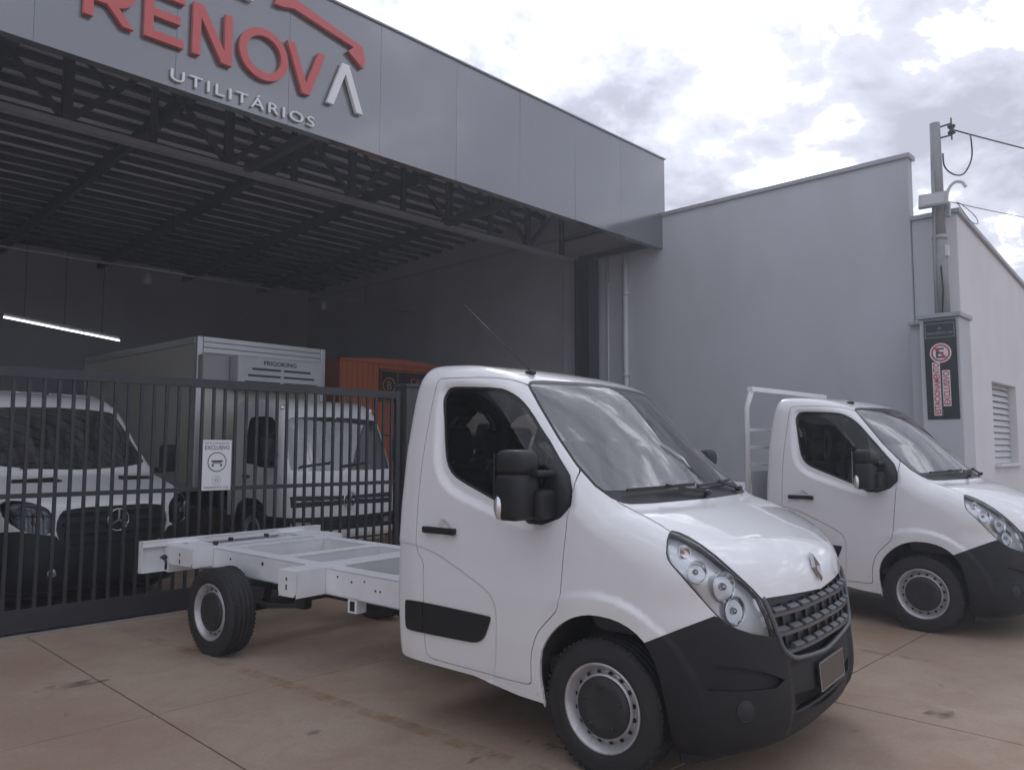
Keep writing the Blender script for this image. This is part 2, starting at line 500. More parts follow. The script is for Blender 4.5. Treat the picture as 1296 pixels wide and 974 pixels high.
        if newV: s.V = np.vstack([s.V, np.array(newV)])
        keepm = np.ones(len(s.F), bool); keepm[ids] = False
        s.F = np.vstack([s.F[keepm], np.array(add, int).reshape(-1, 3)])
        s.lab = np.concatenate([s.lab[keepm], np.array(lab, int)])
    def region(s, poly, pr, name, only=None, mask=None):
        """cut along a polygon seen through a projection and label what lies inside"""
        poly = np.asarray(poly, float)
        onl = None if only is None else [s.names.index(k) for k in only]
        n = len(poly)
        def selm():
            m = np.ones(len(s.F), bool) if mask is None else mask(s.V[s.F].mean(1))
            if onl is not None: m &= np.isin(s.lab, onl)
            return m
        for k in range(n):
            a, b = poly[k], poly[(k+1) % n]; e = b-a; L2 = e@e
            if L2 < 1e-12: continue
            uv = pr.uv(s.V)[s.F]; t = ((uv-a)@e)/L2
            m = selm() & (t.max(1) > -0.01) & (t.min(1) < 1.01)
            co, no = pr.plane(a, b); s.split(co, no, m)
        if name is None: return
        m = selm()
        ins = in_poly(pr.uv(s.V[s.F].mean(1)), poly) & m
        if name not in s.names: s.names.append(name)
        s.lab[ins] = s.names.index(name)
    def finish(s):
        c0 = np.abs(s.V[:, 1]) < 1e-4; s.project(); s.project(); s.V[c0, 1] = 0
        s.N = s.grad(s.V, 0.004); s.N /= np.linalg.norm(s.N, axis=1)[:, None]+1e-9; s.N[np.abs(s.V[:, 1]) < 1e-4, 1] = 0
    def part(s, name, labels, material, parent, side='R', off=0.0, gap=0.0, depth=0.018, flip=False, dn=None):
        if isinstance(labels, str): labels = [labels]
        F = s.F[np.isin(s.lab, [s.names.index(l) for l in labels])]
        u, inv = np.unique(F, return_inverse=True); F = inv.reshape(-1, 3)
        V = s.V[u].copy(); N = s.N[u]
        ed = {}
        for t in F:
            for a in range(3):
                i, j = int(t[a]), int(t[(a+1) % 3]); ed[(i, j)] = int(t[(a+2) % 3])
        bd = [(i, j, c) for (i, j), c in ed.items() if (j, i) not in ed]
        # T-junction edges inside a cut are harmless; the centre line is no border
        bd = [(i, j, c) for i, j, c in bd if not (abs(V[i, 1]) < 1e-4 and abs(V[j, 1]) < 1e-4)]
        g = np.zeros_like(V)
        for i, j, c in bd:
            e = V[j]-V[i]; d = np.cross(N[i], e)
            if d@(V[c]-V[i]) < 0: d = -d
            l = np.linalg.norm(d)
            if l > 1e-9: g[i] += d/l; g[j] += d/l
        l = np.linalg.norm(g, axis=1)[:, None]; g = np.where(l > 1e-6, g/np.maximum(l, 1e-6), 0)
        cen = np.abs(s.V[u][:, 1]) < 1e-4; g[cen, 1] = 0
        V = V+N*off+g*gap
        nv = len(V); Va, Na, Fa = [V], [N], [F]
        if depth > 0 and bd:
            rv, rn, rf = [], [], []
            for i, j, c in bd:
                nn = -(g[i]+g[j]); nn /= np.linalg.norm(nn)+1e-9; k = nv+len(rv)
                rv += [V[i], V[j], V[j]-N[j]*depth, V[i]-N[i]*depth]
                if depth > 0: rn += [nn]*4; rf += [(k, k+2, k+1), (k, k+3, k+2)]
                else: rn += [-nn]*4; rf += [(k, k+2, k+1), (k, k+3, k+2)]     # a wall round a bowl faces inwards
            Va.append(np.array(rv)); Na.append(np.array(rn)); Fa.append(np.array(rf))
        V = np.vstack(Va); N = np.vstack(Na); F = np.vstack(Fa)
        if flip: F = F[:, ::-1]; N = -N
        mir = np.array([1, -1, 1.0])
        if side == 'L': V, N, F = V*mir, N*mir, F[:, ::-1]
        elif side == 'B': V, N, F = np.vstack([V, V*mir]), np.vstack([N, N*mir]), np.vstack([F, F[:, ::-1]+len(V)])
        return raw(name, V, F, material, parent, normals=N)
    def march(s, o, d, tmax=12.0):
        """first hit of rays with the skin"""
        o = np.broadcast_to(np.asarray(o, float), np.shape(d)).copy(); d = np.asarray(d, float)
        d = d/np.linalg.norm(d, axis=1)[:, None]; t = np.zeros(len(d))
        for _ in range(160):
            P = o+d*t[:, None]; v = np.maximum(s.f(P), -0.05); t += np.clip(v*0.6, -0.02, 0.3)
        P = o+d*t[:, None]; N = s.grad(P); return P, N/(np.linalg.norm(N, axis=1)[:, None]+1e-9)
    def front(s, y, z):
        y = np.atleast_1d(np.asarray(y, float)); z = np.broadcast_to(np.asarray(z, float), y.shape)
        o = np.stack([np.full_like(y, 2.2), y, z], 1); d = np.zeros_like(o); d[:, 0] = -1
        return s.march(o, d)
    def sidept(s, x, z):
        x = np.atleast_1d(np.asarray(x, float)); z = np.broadcast_to(np.asarray(z, float), x.shape)
        o = np.stack([x, np.full_like(x, -2.0), z], 1); d = np.zeros_like(o); d[:, 1] = 1
        return s.march(o, d)

class SideP:
    def uv(s, V): return V[:, [0, 2]]
    def plane(s, a, b): e = b-a; n = np.array([e[1], 0, -e[0]]); return np.array([a[0], 0, a[1]]), n/np.linalg.norm(n)
class FrontP:
    def uv(s, V): return V[:, [1, 2]]
    def plane(s, a, b): e = b-a; n = np.array([0, e[1], -e[0]]); return np.array([0, a[0], a[1]]), n/np.linalg.norm(n)
class PhotoP:
    """outlines traced in the photograph, seen from where it was taken, in a vehicle's own frame"""
    def __init__(s, yaw, pos):
        s.r, s.u, s.fw = cam_axes(yaw, CAM_PITCH, CAM_ROLL); s.c = np.array(pos)
    def uv(s, V):
        d = V-s.c; z = np.maximum(d@s.fw, 0.05)
        return np.stack([PW/2+PF*(d@s.r)/z, PH/2-PF*(d@s.u)/z], 1)
    def ray(s, p): return s.fw+(p[0]-PW/2)/PF*s.r-(p[1]-PH/2)/PF*s.u
    def plane(s, a, b):
        n = np.cross(s.ray(a), s.ray(b)); return s.c, n/np.linalg.norm(n)
def ZM(reg, w, pts):
    s_ = (reg[2]-reg[0])/w; return [(reg[0]+p[0]*s_, reg[1]+p[1]*s_) for p in pts]
# ------------------------------------------------------------------ setting: ground, walls, showroom
def concrete(name, c1, c2, c3, rough=0.62):
    """dusty, stained yard concrete: three tones mixed by large and small noise"""
    m = bpy.data.materials.new(name); m.use_nodes = True
    nt = m.node_tree; b = nt.nodes['Principled BSDF']; L = nt.links.new
    g = nt.nodes.new('ShaderNodeNewGeometry')
    def noise(scale, det, dist=0.0, ro=0.6):
        n = nt.nodes.new('ShaderNodeTexNoise'); n.inputs['Scale'].default_value = scale; n.inputs['Detail'].default_value = det
        n.inputs['Roughness'].default_value = ro; n.inputs['Distortion'].default_value = dist; L(g.outputs['Position'], n.inputs['Vector']); return n.outputs['Fac']
    def rng(v, a, b_, lo=0.0, hi=1.0):
        r = nt.nodes.new('ShaderNodeMapRange'); r.inputs['From Min'].default_value = a; r.inputs['From Max'].default_value = b_
        r.inputs['To Min'].default_value = lo; r.inputs['To Max'].default_value = hi; L(v, r.inputs['Value']); return r.outputs[0]
    def mix(f, a, b_):
        x = nt.nodes.new('ShaderNodeMix'); x.data_type = 'RGBA'; L(f, x.inputs['Factor'])
        for s_, v in (('A', a), ('B', b_)):
            if isinstance(v, tuple): x.inputs[s_].default_value = (*v, 1)
            else: L(v, x.inputs[s_])
        return x.outputs['Result']
    big = noise(0.55, 5, 0.4); med = noise(2.6, 6, 0.6, 0.7); fine = noise(38, 4); spots = noise(3.4, 3, 1.2, 0.5)
    c = mix(rng(big, 0.40, 0.62), c1, c2)
    c = mix(rng(med, 0.45, 0.75, 0, 0.5), c, c3)
    c = mix(rng(spots, 0.70, 0.76, 0, 0.55), c, (0.045, 0.038, 0.036))
    c = mix(rng(fine, 0.35, 0.75, 0, 0.30), c, tuple(x*0.55 for x in c1))
    L(c, b.inputs['Base Color'])
    L(rng(med, 0.3, 0.7, rough-0.12, rough+0.2), b.inputs['Roughness'])
    b.inputs['Specular IOR Level'].default_value = 0.4
    bp = nt.nodes.new('ShaderNodeBump'); bp.inputs['Strength'].default_value = 0.25; bp.inputs['Distance'].default_value = 0.006
    L(fine, bp.inputs['Height']); L(bp.outputs[0], b.inputs['Normal'])
    return m
M['slab'] = concrete('yard_concrete', (0.345, 0.242, 0.175), (0.415, 0.325, 0.250), (0.295, 0.188, 0.122))
M['joint'] = concrete('joint_dirt', (0.10, 0.072, 0.058), (0.13, 0.092, 0.072), (0.08, 0.056, 0.044))
def render_wall(name, c, streak=0.35):
    """rendered, painted wall with weather streaks"""
    m = bpy.data.materials.new(name); m.use_nodes = True
    nt = m.node_tree; b = nt.nodes['Principled BSDF']; L = nt.links.new
    g = nt.nodes.new('ShaderNodeNewGeometry')
    mp = nt.nodes.new('ShaderNodeMapping'); mp.inputs['Scale'].default_value = (1.4, 1.4, 0.55); L(g.outputs['Position'], mp.inputs['Vector'])
    n = nt.nodes.new('ShaderNodeTexNoise'); n.inputs['Scale'].default_value = 1.6; n.inputs['Detail'].default_value = 7; L(mp.outputs[0], n.inputs['Vector'])
    n2 = nt.nodes.new('ShaderNodeTexNoise'); n2.inputs['Scale'].default_value = 0.7; n2.inputs['Detail'].default_value = 6; L(g.outputs['Position'], n2.inputs['Vector'])
    ad = nt.nodes.new('ShaderNodeMath'); ad.operation = 'ADD'; L(n.outputs['Fac'], ad.inputs[0]); L(n2.outputs['Fac'], ad.inputs[1])
    r = nt.nodes.new('ShaderNodeMapRange'); r.inputs['From Min'].default_value = 0.88; r.inputs['From Max'].default_value = 1.3; r.inputs['To Max'].default_value = streak; L(ad.outputs[0], r.inputs['Value'])
    x = nt.nodes.new('ShaderNodeMix'); x.data_type = 'RGBA'; x.inputs['A'].default_value = (*c, 1); x.inputs['B'].default_value = (c[0]*0.62, c[1]*0.60, c[2]*0.57, 1)
    L(r.outputs[0], x.inputs['Factor']); L(x.outputs['Result'], b.inputs['Base Color']); b.inputs['Roughness'].default_value = 0.85
    b.inputs['Specular IOR Level'].default_value = 0.3
    n3 = nt.nodes.new('ShaderNodeTexNoise'); n3.inputs['Scale'].default_value = 55; n3.inputs['Detail'].default_value = 5; L(g.outputs['Position'], n3.inputs['Vector'])
    bp = nt.nodes.new('ShaderNodeBump'); bp.inputs['Strength'].default_value = 0.3; bp.inputs['Distance'].default_value = 0.006; L(n3.outputs['Fac'], bp.inputs['Height']); L(bp.outputs[0], b.inputs['Normal'])
    return m
M['grey_wall'] = render_wall('grey_render', (0.52, 0.535, 0.575), 0.22)
M['grey_wall2'] = render_wall('pale_grey_render', (0.55, 0.565, 0.60), 0.2)
M['white_wall'] = render_wall('white_render', (0.74, 0.735, 0.75), 0.2)
M['coping'] = mat('coping_metal', (0.36, 0.37, 0.40), 0.5, metal=0.3)
M['dark_steel'] = mat('dark_steel', (0.055, 0.056, 0.064), 0.5, noise=0.4, nscale=4, tint=(0.06, 0.055, 0.05))
M['gate'] = mat('gate_paint', (0.030, 0.031, 0.038), 0.42, noise=0.3, nscale=7, tint=(0.055, 0.05, 0.047))
M['chord'] = mat('chord_steel', (0.36, 0.37, 0.40), 0.45, metal=0.2, noise=0.4, nscale=3)
M['roof_sheet'] = mat('zinc_sheet', (0.74, 0.77, 0.83), 0.45, metal=0.1, noise=0.35, nscale=0.8, tint=(0.46, 0.49, 0.55), obj_space=False)
M['inner_wall'] = mat('inner_wall', (0.46, 0.47, 0.51), 0.85, noise=0.4, nscale=0.6, obj_space=False)
M['fascia'] = mat('composite_panel', (0.225, 0.233, 0.250), 0.17, metal=0.55, spec=0.6, coat=0.7, coat_rough=0.06, rnoise=0.12, nscale=0.9, noise=0.2, tint=(0.19, 0.197, 0.21), obj_space=False)
M['red_letter'] = mat('red_acrylic', (0.56, 0.095, 0.09), 0.4, coat=0.3)
M['red_side'] = mat('letter_return', (0.20, 0.03, 0.03), 0.5)
M['white_letter'] = mat('white_acrylic', (0.80, 0.80, 0.82), 0.35)
M['white_plastic'] = mat('white_pvc', (0.62, 0.63, 0.65), 0.4, noise=0.3, nscale=4)
M['sign_white'] = mat('sign_white', (0.76, 0.76, 0.78), 0.4)
M['sign_dark'] = mat('sign_dark', (0.022, 0.025, 0.033), 0.35)
M['sign_red'] = mat('sign_red', (0.55, 0.045, 0.07), 0.4)
M['ink'] = mat('ink', (0.05, 0.052, 0.06), 0.6)
M['faint_ink'] = mat('faint_ink', (0.28, 0.285, 0.30), 0.6)
M['pole'] = mat('pole_concrete', (0.30, 0.305, 0.32), 0.85, noise=0.5, nscale=2.5)
M['cable'] = mat('cable', (0.02, 0.02, 0.022), 0.6)
M['yellow'] = None

# ground: a wide sheet, with cast slabs laid on it in the yard
gs = 300
raw('ground', [(-gs, -gs, -0.014), (gs, -gs, -0.014), (gs, gs, -0.014), (-gs, gs, -0.014)], [(0, 1, 2, 3)], M['slab'])
ground = bpy.data.objects['ground']; tag(ground, kind='structure')
XL = [-14.1+3.226*k for k in range(0, 13)]       # one joint runs at x = 2.03
YL = [-14.3, -11.53, -8.76, -5.99, -3.22, -0.46, 2.31, 5.08, 7.84, 10.6, 13.4, 16.2, 20.4]
slab_cache = {}
o = raw('joint_dirt', [(XL[0], YL[0], -0.010), (XL[-1], YL[0], -0.010), (XL[-1], YL[-1], -0.010), (XL[0], YL[-1], -0.010)], [(0, 1, 2, 3)], M['joint'], ground)
for i in range(len(XL)-1):
    for j in range(len(YL)-1):
        w_, d_ = XL[i+1]-XL[i]-0.011, YL[j+1]-YL[j]-0.011
        key = (round(w_, 3), round(d_, 3))
        if key not in slab_cache:
            b_ = MB().box((0, 0, -0.006), (w_, d_, 0.012)); o = b_.build('concrete_slab', M['slab'], ground, bevel=0.003); slab_cache[key] = o.data
        else: o = link('concrete_slab', slab_cache[key], M['slab'], ground)
        o.location = ((XL[i]+XL[i+1])/2, (YL[j]+YL[j+1])/2, 0.0)
# worn yellow bay line
ym = bpy.data.materials.new('worn_yellow_line'); ym.use_nodes = True
nt = ym.node_tree; pb = nt.nodes['Principled BSDF']; pb.inputs['Base Color'].default_value = (0.36, 0.20, 0.07, 1); pb.inputs['Roughness'].default_value = 0.75
gg = nt.nodes.new('ShaderNodeNewGeometry'); nn = nt.nodes.new('ShaderNodeTexNoise'); nn.inputs['Scale'].default_value = 3.2; nn.inputs['Detail'].default_value = 9; nn.inputs['Roughness'].default_value = 0.75
rr = nt.nodes.new('ShaderNodeMapRange'); rr.inputs['From Min'].default_value = 0.46; rr.inputs['From Max'].default_value = 0.66; rr.inputs['To Max'].default_value = 0.5
nt.links.new(gg.outputs['Position'], nn.inputs['Vector']); nt.links.new(nn.outputs['Fac'], rr.inputs['Value']); nt.links.new(rr.outputs[0], pb.inputs['Alpha'])
for xa, ya, xb, yb in ((2.72, 7.7, 3.14, 2.0), (6.55, 7.7, 6.75, 2.0)):
    dx, dy = xb-xa, yb-ya; l = math.hypot(dx, dy); px_, py_ = -dy/l*0.055, dx/l*0.055
    o = raw('parking_line', [(xa+px_, ya+py_, 0.004), (xa-px_, ya-py_, 0.004), (xb-px_, yb-py_, 0.004), (xb+px_, yb+py_, 0.004)], [(0, 1, 2, 3)], ym); tag(o, kind='structure')
# oil stains
om = bpy.data.materials.new('oil_stain'); om.use_nodes = True; nt = om.node_tree; pb = nt.nodes['Principled BSDF']; pb.inputs['Base Color'].default_value = (0.05, 0.042, 0.04, 1); pb.inputs['Roughness'].default_value = 0.45
gg = nt.nodes.new('ShaderNodeNewGeometry'); nn = nt.nodes.new('ShaderNodeTexNoise'); nn.inputs['Scale'].default_value = 7.0; nn.inputs['Detail'].default_value = 6
rr = nt.nodes.new('ShaderNodeMapRange'); rr.inputs['From Min'].default_value = 0.42; rr.inputs['From Max'].default_value = 0.66; rr.inputs['To Max'].default_value = 0.45
nt.links.new(gg.outputs['Position'], nn.inputs['Vector']); nt.links.new(nn.outputs['Fac'], rr.inputs['Value']); nt.links.new(rr.outputs[0], pb.inputs['Alpha'])
for px_, py_, rx_, ry_ in ((97, 866, 0.22, 0.10), (60, 872, 0.10, 0.06), (696, 944, 0.055, 0.05), (397, 927, 0.05, 0.04), (1190, 905, 0.16, 0.09)):
    o_, d_ = wray(px_, py_); c_ = o_+d_*(-o_[2]/d_[2]); rs = [random.uniform(0.65, 1.15) for _ in range(14)]
    raw('oil_stain', [(c_[0]+rx_*r_*math.cos(2*math.pi*k/14), c_[1]+ry_*r_*math.sin(2*math.pi*k/14), 0.003) for k, r_ in enumerate(rs)], [tuple(range(14))], om); 
for o in [q for q in col.objects if q.name.startswith('oil_stain')]: tag(o, kind='structure')
# threshold under the gate
o = MB().box((0.5, 7.97, 0.006), (12.0, 0.16, 0.022)).build('gate_threshold', mat('threshold', (0.30, 0.27, 0.25), 0.8, noise=0.5, nscale=6)); tag(o, kind='structure')

# tall side wall running from the street into the showroom
WX = 12.25
sw_ = empty('side_wall', (WX, 3.66, 0)); tag(sw_, 'tall grey rendered side wall running from the street to the dark sign fascia', 'wall')
def wpart(root, mb, name, material, **k):
    mb.xf(Matrix.Translation(-Vector(root.location))); return mb.build(name, material, root, **k)
wpart(sw_, MB().box((WX+0.1, 12.05, 3.0), (0.2, 16.78, 6.0)), 'wall', M['grey_wall'])
wpart(sw_, MB().box((WX+0.1, 12.05, 6.035), (0.28, 16.86, 0.07), 0.006), 'coping', M['coping'])
# down pipe and conduit on it
o = MB().tube([(WX-0.06, 8.79, 0.02), (WX-0.06, 8.79, 5.5)], 0.052, 14); 
for z in (1.2, 3.0, 4.6): o.tube([(WX-0.06, 8.79, z), (WX-0.06, 8.79, z+0.09)], 0.06, 14)
tag(o.build('down_pipe', M['white_plastic']), 'pale round down pipe fixed to the side wall under the fascia end', 'pipe')
o = MB().tube([(WX-0.025, 9.24, 0.5), (WX-0.025, 9.24, 5.4)], 0.02, 8)
for z in (1.6, 3.35, 4.9): o.box((WX-0.02, 9.24, z), (0.04, 0.10, 0.03))
tag(o.build('conduit_pipe', M['white_plastic']), 'thin conduit clipped to the side wall beside the down pipe', 'pipe')

# showroom: open steel hall behind the fascia
hall = empty('showroom_building', (5.0, 9.9, 0)); tag(hall, 'open fronted showroom hall with steel trusses and dark panelled fascia', 'building')
H = lambda mb, name, material, **k: wpart(hall, mb, name, material, **k)
HL_, HR = -9.5, 12.23
H(MB().box(((HL_+HR)/2, 20.5, 3.4), (HR-HL_, 0.2, 6.8)), 'back_wall', M['inner_wall'])
H(MB().box((HL_-0.1, 14.2, 3.4), (0.2, 12.8, 6.8)), 'left_wall', M['inner_wall'])
H(MB().box((WX-0.02, 15.4, 3.2), (0.03, 10.0, 6.4)), 'right_lining', M['inner_wall'])
H(MB().box((WX+0.06, 14.3, 6.36), (0.12, 12.4, 0.80)), 'gable_infill', M['inner_wall'])
# corrugated sheets, ribs along x, falling a little to the back
def roof_z(y): return 6.72-0.035*(y-8.2)
pr_ = []; y = 8.12; pit = 0.25
while y < 20.5:
    for dy, dz in ((0, 0), (0.10, 0), (0.12, 0.05), (0.23, 0.05)): pr_.append((y+dy, roof_z(y+dy)+dz))
    y += pit
vv, ff = [], []
for x in (HL_, HR+0.25):
    vv += [(x-5.0, p[0]-9.9, p[1]) for p in pr_]
n = len(pr_)
ff = [(k, k+1, n+k+1, n+k) for k in range(n-1)]
raw('roof', vv, ff, M['roof_sheet'], hall)
raw('roof_top', [(v[0], v[1], v[2]+0.12) for v in vv], [f[::-1] for f in ff], M['coping'], hall)
for x in (-8.3, -6.2, -4.1, -2.0, 0.1, 2.2, 4.3, 6.4, 8.5, 10.6):
    b_ = MB().bar((x, 8.2, roof_z(8.2)-0.19), (x, 20.4, roof_z(20.4)-0.19), 0.10, 0.19); H(b_, 'rafter', M['dark_steel'])
pur = None
for k in range(28):
    yy = 8.36+0.43*k
    if pur is None: pur = H(MB().bar((HL_, yy, roof_z(yy)-0.045), (HR, yy, roof_z(yy)-0.045), 0.10, 0.08), 'purlin', M['dark_steel']); y_0 = yy
    else:
        o = link('purlin', pur.data, None, hall); o.location = (0, yy-y_0, roof_z(yy)-roof_z(y_0))
# front truss
tr = empty('front_truss'); tr.parent = hall
TY, ZB, ZT = 9.9, 5.42, 6.50
T = lambda mb, name, material: (mb.xf(Matrix.Translation(-Vector(hall.location))), mb.build(name, material, tr))[1]
T(MB().bar((HL_, TY, ZB), (HR, TY, ZB), 0.14, 0.07), 'bottom_chord', M['chord'])
T(MB().bar((HL_, TY, ZT), (HR, TY, ZT), 0.12, 0.10), 'top_chord', M['dark_steel'])
xs = [-9.2+0.99*k for k in range(22)]
for k, x in enumerate(xs):
    wd = 0.11 if k % 2 == 0 else 0.07
    T(MB().bar((x, TY, ZB+0.03), (x, TY, ZT), wd, 0.08, (0, 1, 0)), 'post', M['dark_steel'])
    if k+1 < len(xs):
        a, b = ((x, TY, ZB+0.04), (xs[k+1], TY, ZT-0.03)) if k % 2 == 0 else ((x, TY, ZT-0.03), (xs[k+1], TY, ZB+0.04))
        T(MB().bar(a, b, 0.075, 0.05, (0, 1, 0)), 'diagonal', M['dark_steel'])
        if k % 2 == 0: T(MB().bar((x, TY+0.02, ZT-0.03), ((x+xs[k+1])/2, TY+0.02, (ZB+ZT)/2), 0.05, 0.04, (0, 1, 0)), 'diagonal', M['dark_steel'])
# columns
for x, y_ in ((12.02, 9.62), (-8.9, 9.9)):
    cb = MB(); cb.box((x, y_-0.17, 2.72), (0.30, 0.03, 5.42)); cb.box((x, y_+0.17, 2.72), (0.30, 0.03, 5.42)); cb.box((x+0.02, y_, 2.72), (0.03, 0.31, 5.42))
    H(cb, 'steel_column', M['dark_steel'])
# canopy arms from the truss to the fascia
for x in (12.06, 8.5, 4.9, 1.3, -2.3, -5.9):
    H(MB().bar((x, 8.14, 5.46), (x, 9.83, 5.46), 0.10, 0.10), 'canopy_arm', M['dark_steel'])
    H(MB().bar((x, 8.2, 6.9), (x, 9.83, 6.45), 0.07, 0.07), 'canopy_arm', M['dark_steel'])
# fascia panels
FZ0, FZ1, FY = 5.385, 7.12, 7.97
edges = [12.34, 10.94, 9.68, 8.36, 7.06, 5.75, 4.45, 3.15, 1.85, 0.55, -0.75, -2.05, -3.35, -4.65, -5.95]
fa = empty('fascia'); fa.parent = hall
random.seed(3)
for a, b in zip(edges, edges[1:]):
    wv = random.uniform(-0.0035, 0.0035); tv = random.uniform(-0.002, 0.002)
    w_ = a-b-0.0035; nx, nz = 8, 8; V_, F_ = [], []
    for iz in range(nz+1):
        for ix in range(nx+1):
            u, t = ix/nx, iz/nz
            V_.append((b+0.00175+w_*u-5.0, FY+wv*16*u*(1-u)*t*(1-t)*1.6+tv*(2*t-1)-9.9, FZ0+(FZ1-FZ0)*t))
    for iz in range(nz):
        for ix in range(nx): k = iz*(nx+1)+ix; F_.append((k, k+1, k+nx+2, k+nx+1))
    m0 = len(V_)
    c4 = [V_[0], V_[nx], V_[-1], V_[m0-nx-1]]
    V_ += [(c[0], FY+0.05-9.9, c[2]) for c in c4]
    i0 = [0, nx, m0-1, m0-nx-1]
    for q in range(4): F_.append((i0[q], m0+q, m0+(q+1) % 4, i0[(q+1) % 4]))
    raw('fascia_panel', V_, F_, M['fascia'], fa, smooth=False)
T2 = lambda mb, name, material: (mb.xf(Matrix.Translation(-Vector(hall.location))), mb.build(name, material, fa))[1]
T2(MB().box(((edges[0]+edges[-1])/2, FY+0.10, (FZ0+FZ1)/2), (edges[0]-edges[-1]-0.02, 0.10, FZ1-FZ0-0.02)), 'fascia_frame', M['fascia'])
T2(MB().box((edges[0]+0.005, FY+0.16, (FZ0+FZ1)/2), (0.012, 0.30, FZ1-FZ0)), 'fascia_return', M['fascia'])
T2(MB().box(((edges[0]+edges[-1])/2, FY+0.12, FZ1+0.012), (edges[0]-edges[-1]+0.04, 0.30, 0.024), 0.004), 'fascia_cap', M['coping'])

# pendant pipe with lamps inside and lit tubes at the back
o = empty('pendant_rail', (6.0, 15.0, 5.0)); tag(o, 'thin pale pipe hung across the dark hall', 'pipe')
MB().tube([(-13, 0, -0.01), (6.0, 0, -0.01)], 0.022, 8).build('pipe', M['chord'], o)
for x in (-12, -8, -4, 0, 4.5): MB().tube([(x, 0, 0), (x, 0, 1.45)], 0.006, 5).build('hanger', M['dark_steel'], o)
for x, wh_ in ((5.55, 'refrigerated truck'), (9.38, 'orange kiosk')):
    l_ = empty('pendant_lamp', (x, 15.0, 4.97)); tag(l_, 'small unlit lamp hanging from the thin pipe above the '+wh_, 'lamp', 'unlit lamps on the pendant pipe')
    MB().tube([(0, 0, 0), (0, 0, -0.07)], 0.018, 8).build('stem', M['chord'], l_)
    MB().lathe([(0.02, -0.06), (0.07, -0.09), (0.085, -0.16), (0.08, -0.25), (0.001, -0.27)], 16, 'z').build('shade', M['chord'], l_)
M['tube_light'] = mat('lit_tube', (0.9, 0.9, 0.9), 0.4, emit=(0.95, 0.98, 1.0), estr=2.5)
p0, p1 = at_Y(4, 401, 17.0), at_Y(152, 431, 17.0)
for k in range(3):
    a, b = p0.lerp(p1, k/3+0.004), p0.lerp(p1, (k+1)/3-0.004)
    l_ = empty('tube_light', a); tag(l_, 'lit fluorescent tube in the dark hall behind the panel van', 'lamp', 'lit fluorescent tubes')
    MB().tube([(0, 0, 0), b-a], 0.016, 8).build('tube', M['tube_light'], l_)
    MB().bar(Vector((0, 0.04, 0.05)), b-a+Vector((0, 0.04, 0.05)), 0.07, 0.05).build('batten', M['white_plastic'], l_)
    MB().bar(((b-a)*0.5+Vector((0, 0.04, 0.07))), ((b-a)*0.5+Vector((0, 0.04, 1.9))), 0.012).build('hanger', M['dark_steel'], l_)

# ------------------------------------------------------------------ fascia lettering
LY = FY-0.012
sgn = empty('shop_sign', (3.9, LY, 5.8)); tag(sgn, 'raised red and white shop lettering with roof shaped logo on the fascia', 'sign')
def letter(polys, x, z, name, m_, dep=0.05, origin=(3.9, 5.8)):
    b_ = MB()
    for i_, p in enumerate(polys):
        b_.prism([(x+q[0]-origin[0], z+q[1]-origin[1]) for q in p], 0.0, -dep-0.0012*i_, 'y')
    return b_.build(name, m_, sgn)
hh, st = 0.565, 0.088
def ring(cx_, cz_, r1, r2, a0=0, a1=360, n=40, sx=1.0):
    out = []
    for k in range(n):
        t0, t1 = R(a0+(a1-a0)*k/n), R(a0+(a1-a0)*(k+1)/n)
        out.append([(cx_+sx*r1*math.cos(t0), cz_+r1*math.sin(t0)), (cx_+sx*r1*math.cos(t1), cz_+r1*math.sin(t1)), (cx_+sx*r2*math.cos(t1), cz_+r2*math.sin(t1)), (cx_+sx*r2*math.cos(t0), cz_+r2*math.sin(t0))])
    return out
def ring_obj(cx_, cz_, ro, ri, x, z, m_, sx=1.0, dep=0.05, n=56, name='letter'):
    vv, ff = [], []
    for k in range(n):
        t = 2*math.pi*k/n; c_, s_ = math.cos(t), math.sin(t)
        for r_, y_ in ((ro, 0), (ro, -dep), (ri, -dep), (ri, 0)): vv.append((x+cx_+sx*r_*c_-3.9, y_, z+cz_+r_*s_-5.8))
    for k in range(n):
        a, b = 4*k, 4*((k+1) % n)
        for i in range(3): ff.append((a+i, a+i+1, b+i+1, b+i))
    return raw(name, vv, ff, m_, sgn)
zb = 5.80
Rl = [[(0, 0), (st, 0), (st, hh), (0, hh)], [(st-0.004, hh-st), (0.28, hh-st), (0.28, hh), (st-0.004, hh)], [(st-0.004, 0.17), (0.28, 0.17), (0.28, 0.17+st), (st-0.004, 0.17+st)],
      [(0.20, 0.18), (0.36, 0), (0.46, 0), (0.30, 0.19)]]
arc = []
for k in range(14):
    t0, t1 = R(-90+180*k/14), R(-90+180*(k+1)/14); ro, ri = (hh-0.17)/2, (hh-0.17)/2-st; cz_ = 0.17+ro
    arc.append([(0.275+ro*math.cos(t0), cz_+ro*math.sin(t0)), (0.275+ro*math.cos(t1), cz_+ro*math.sin(t1)), (0.275+ri*math.cos(t1), cz_+ri*math.sin(t1)), (0.275+ri*math.cos(t0), cz_+ri*math.sin(t0))])
b_ = MB()
for i_, p in enumerate(Rl): b_.prism([(2.24+q[0]-3.9, zb+q[1]-5.8) for q in p], 0.0, -0.05-0.0012*i_, 'y')
for p in arc: b_.prism([(2.24+q[0]-3.9, zb+q[1]-5.8) for q in p], 0.0, -0.0525, 'y')
b_.build('letter', M['red_letter'], sgn)
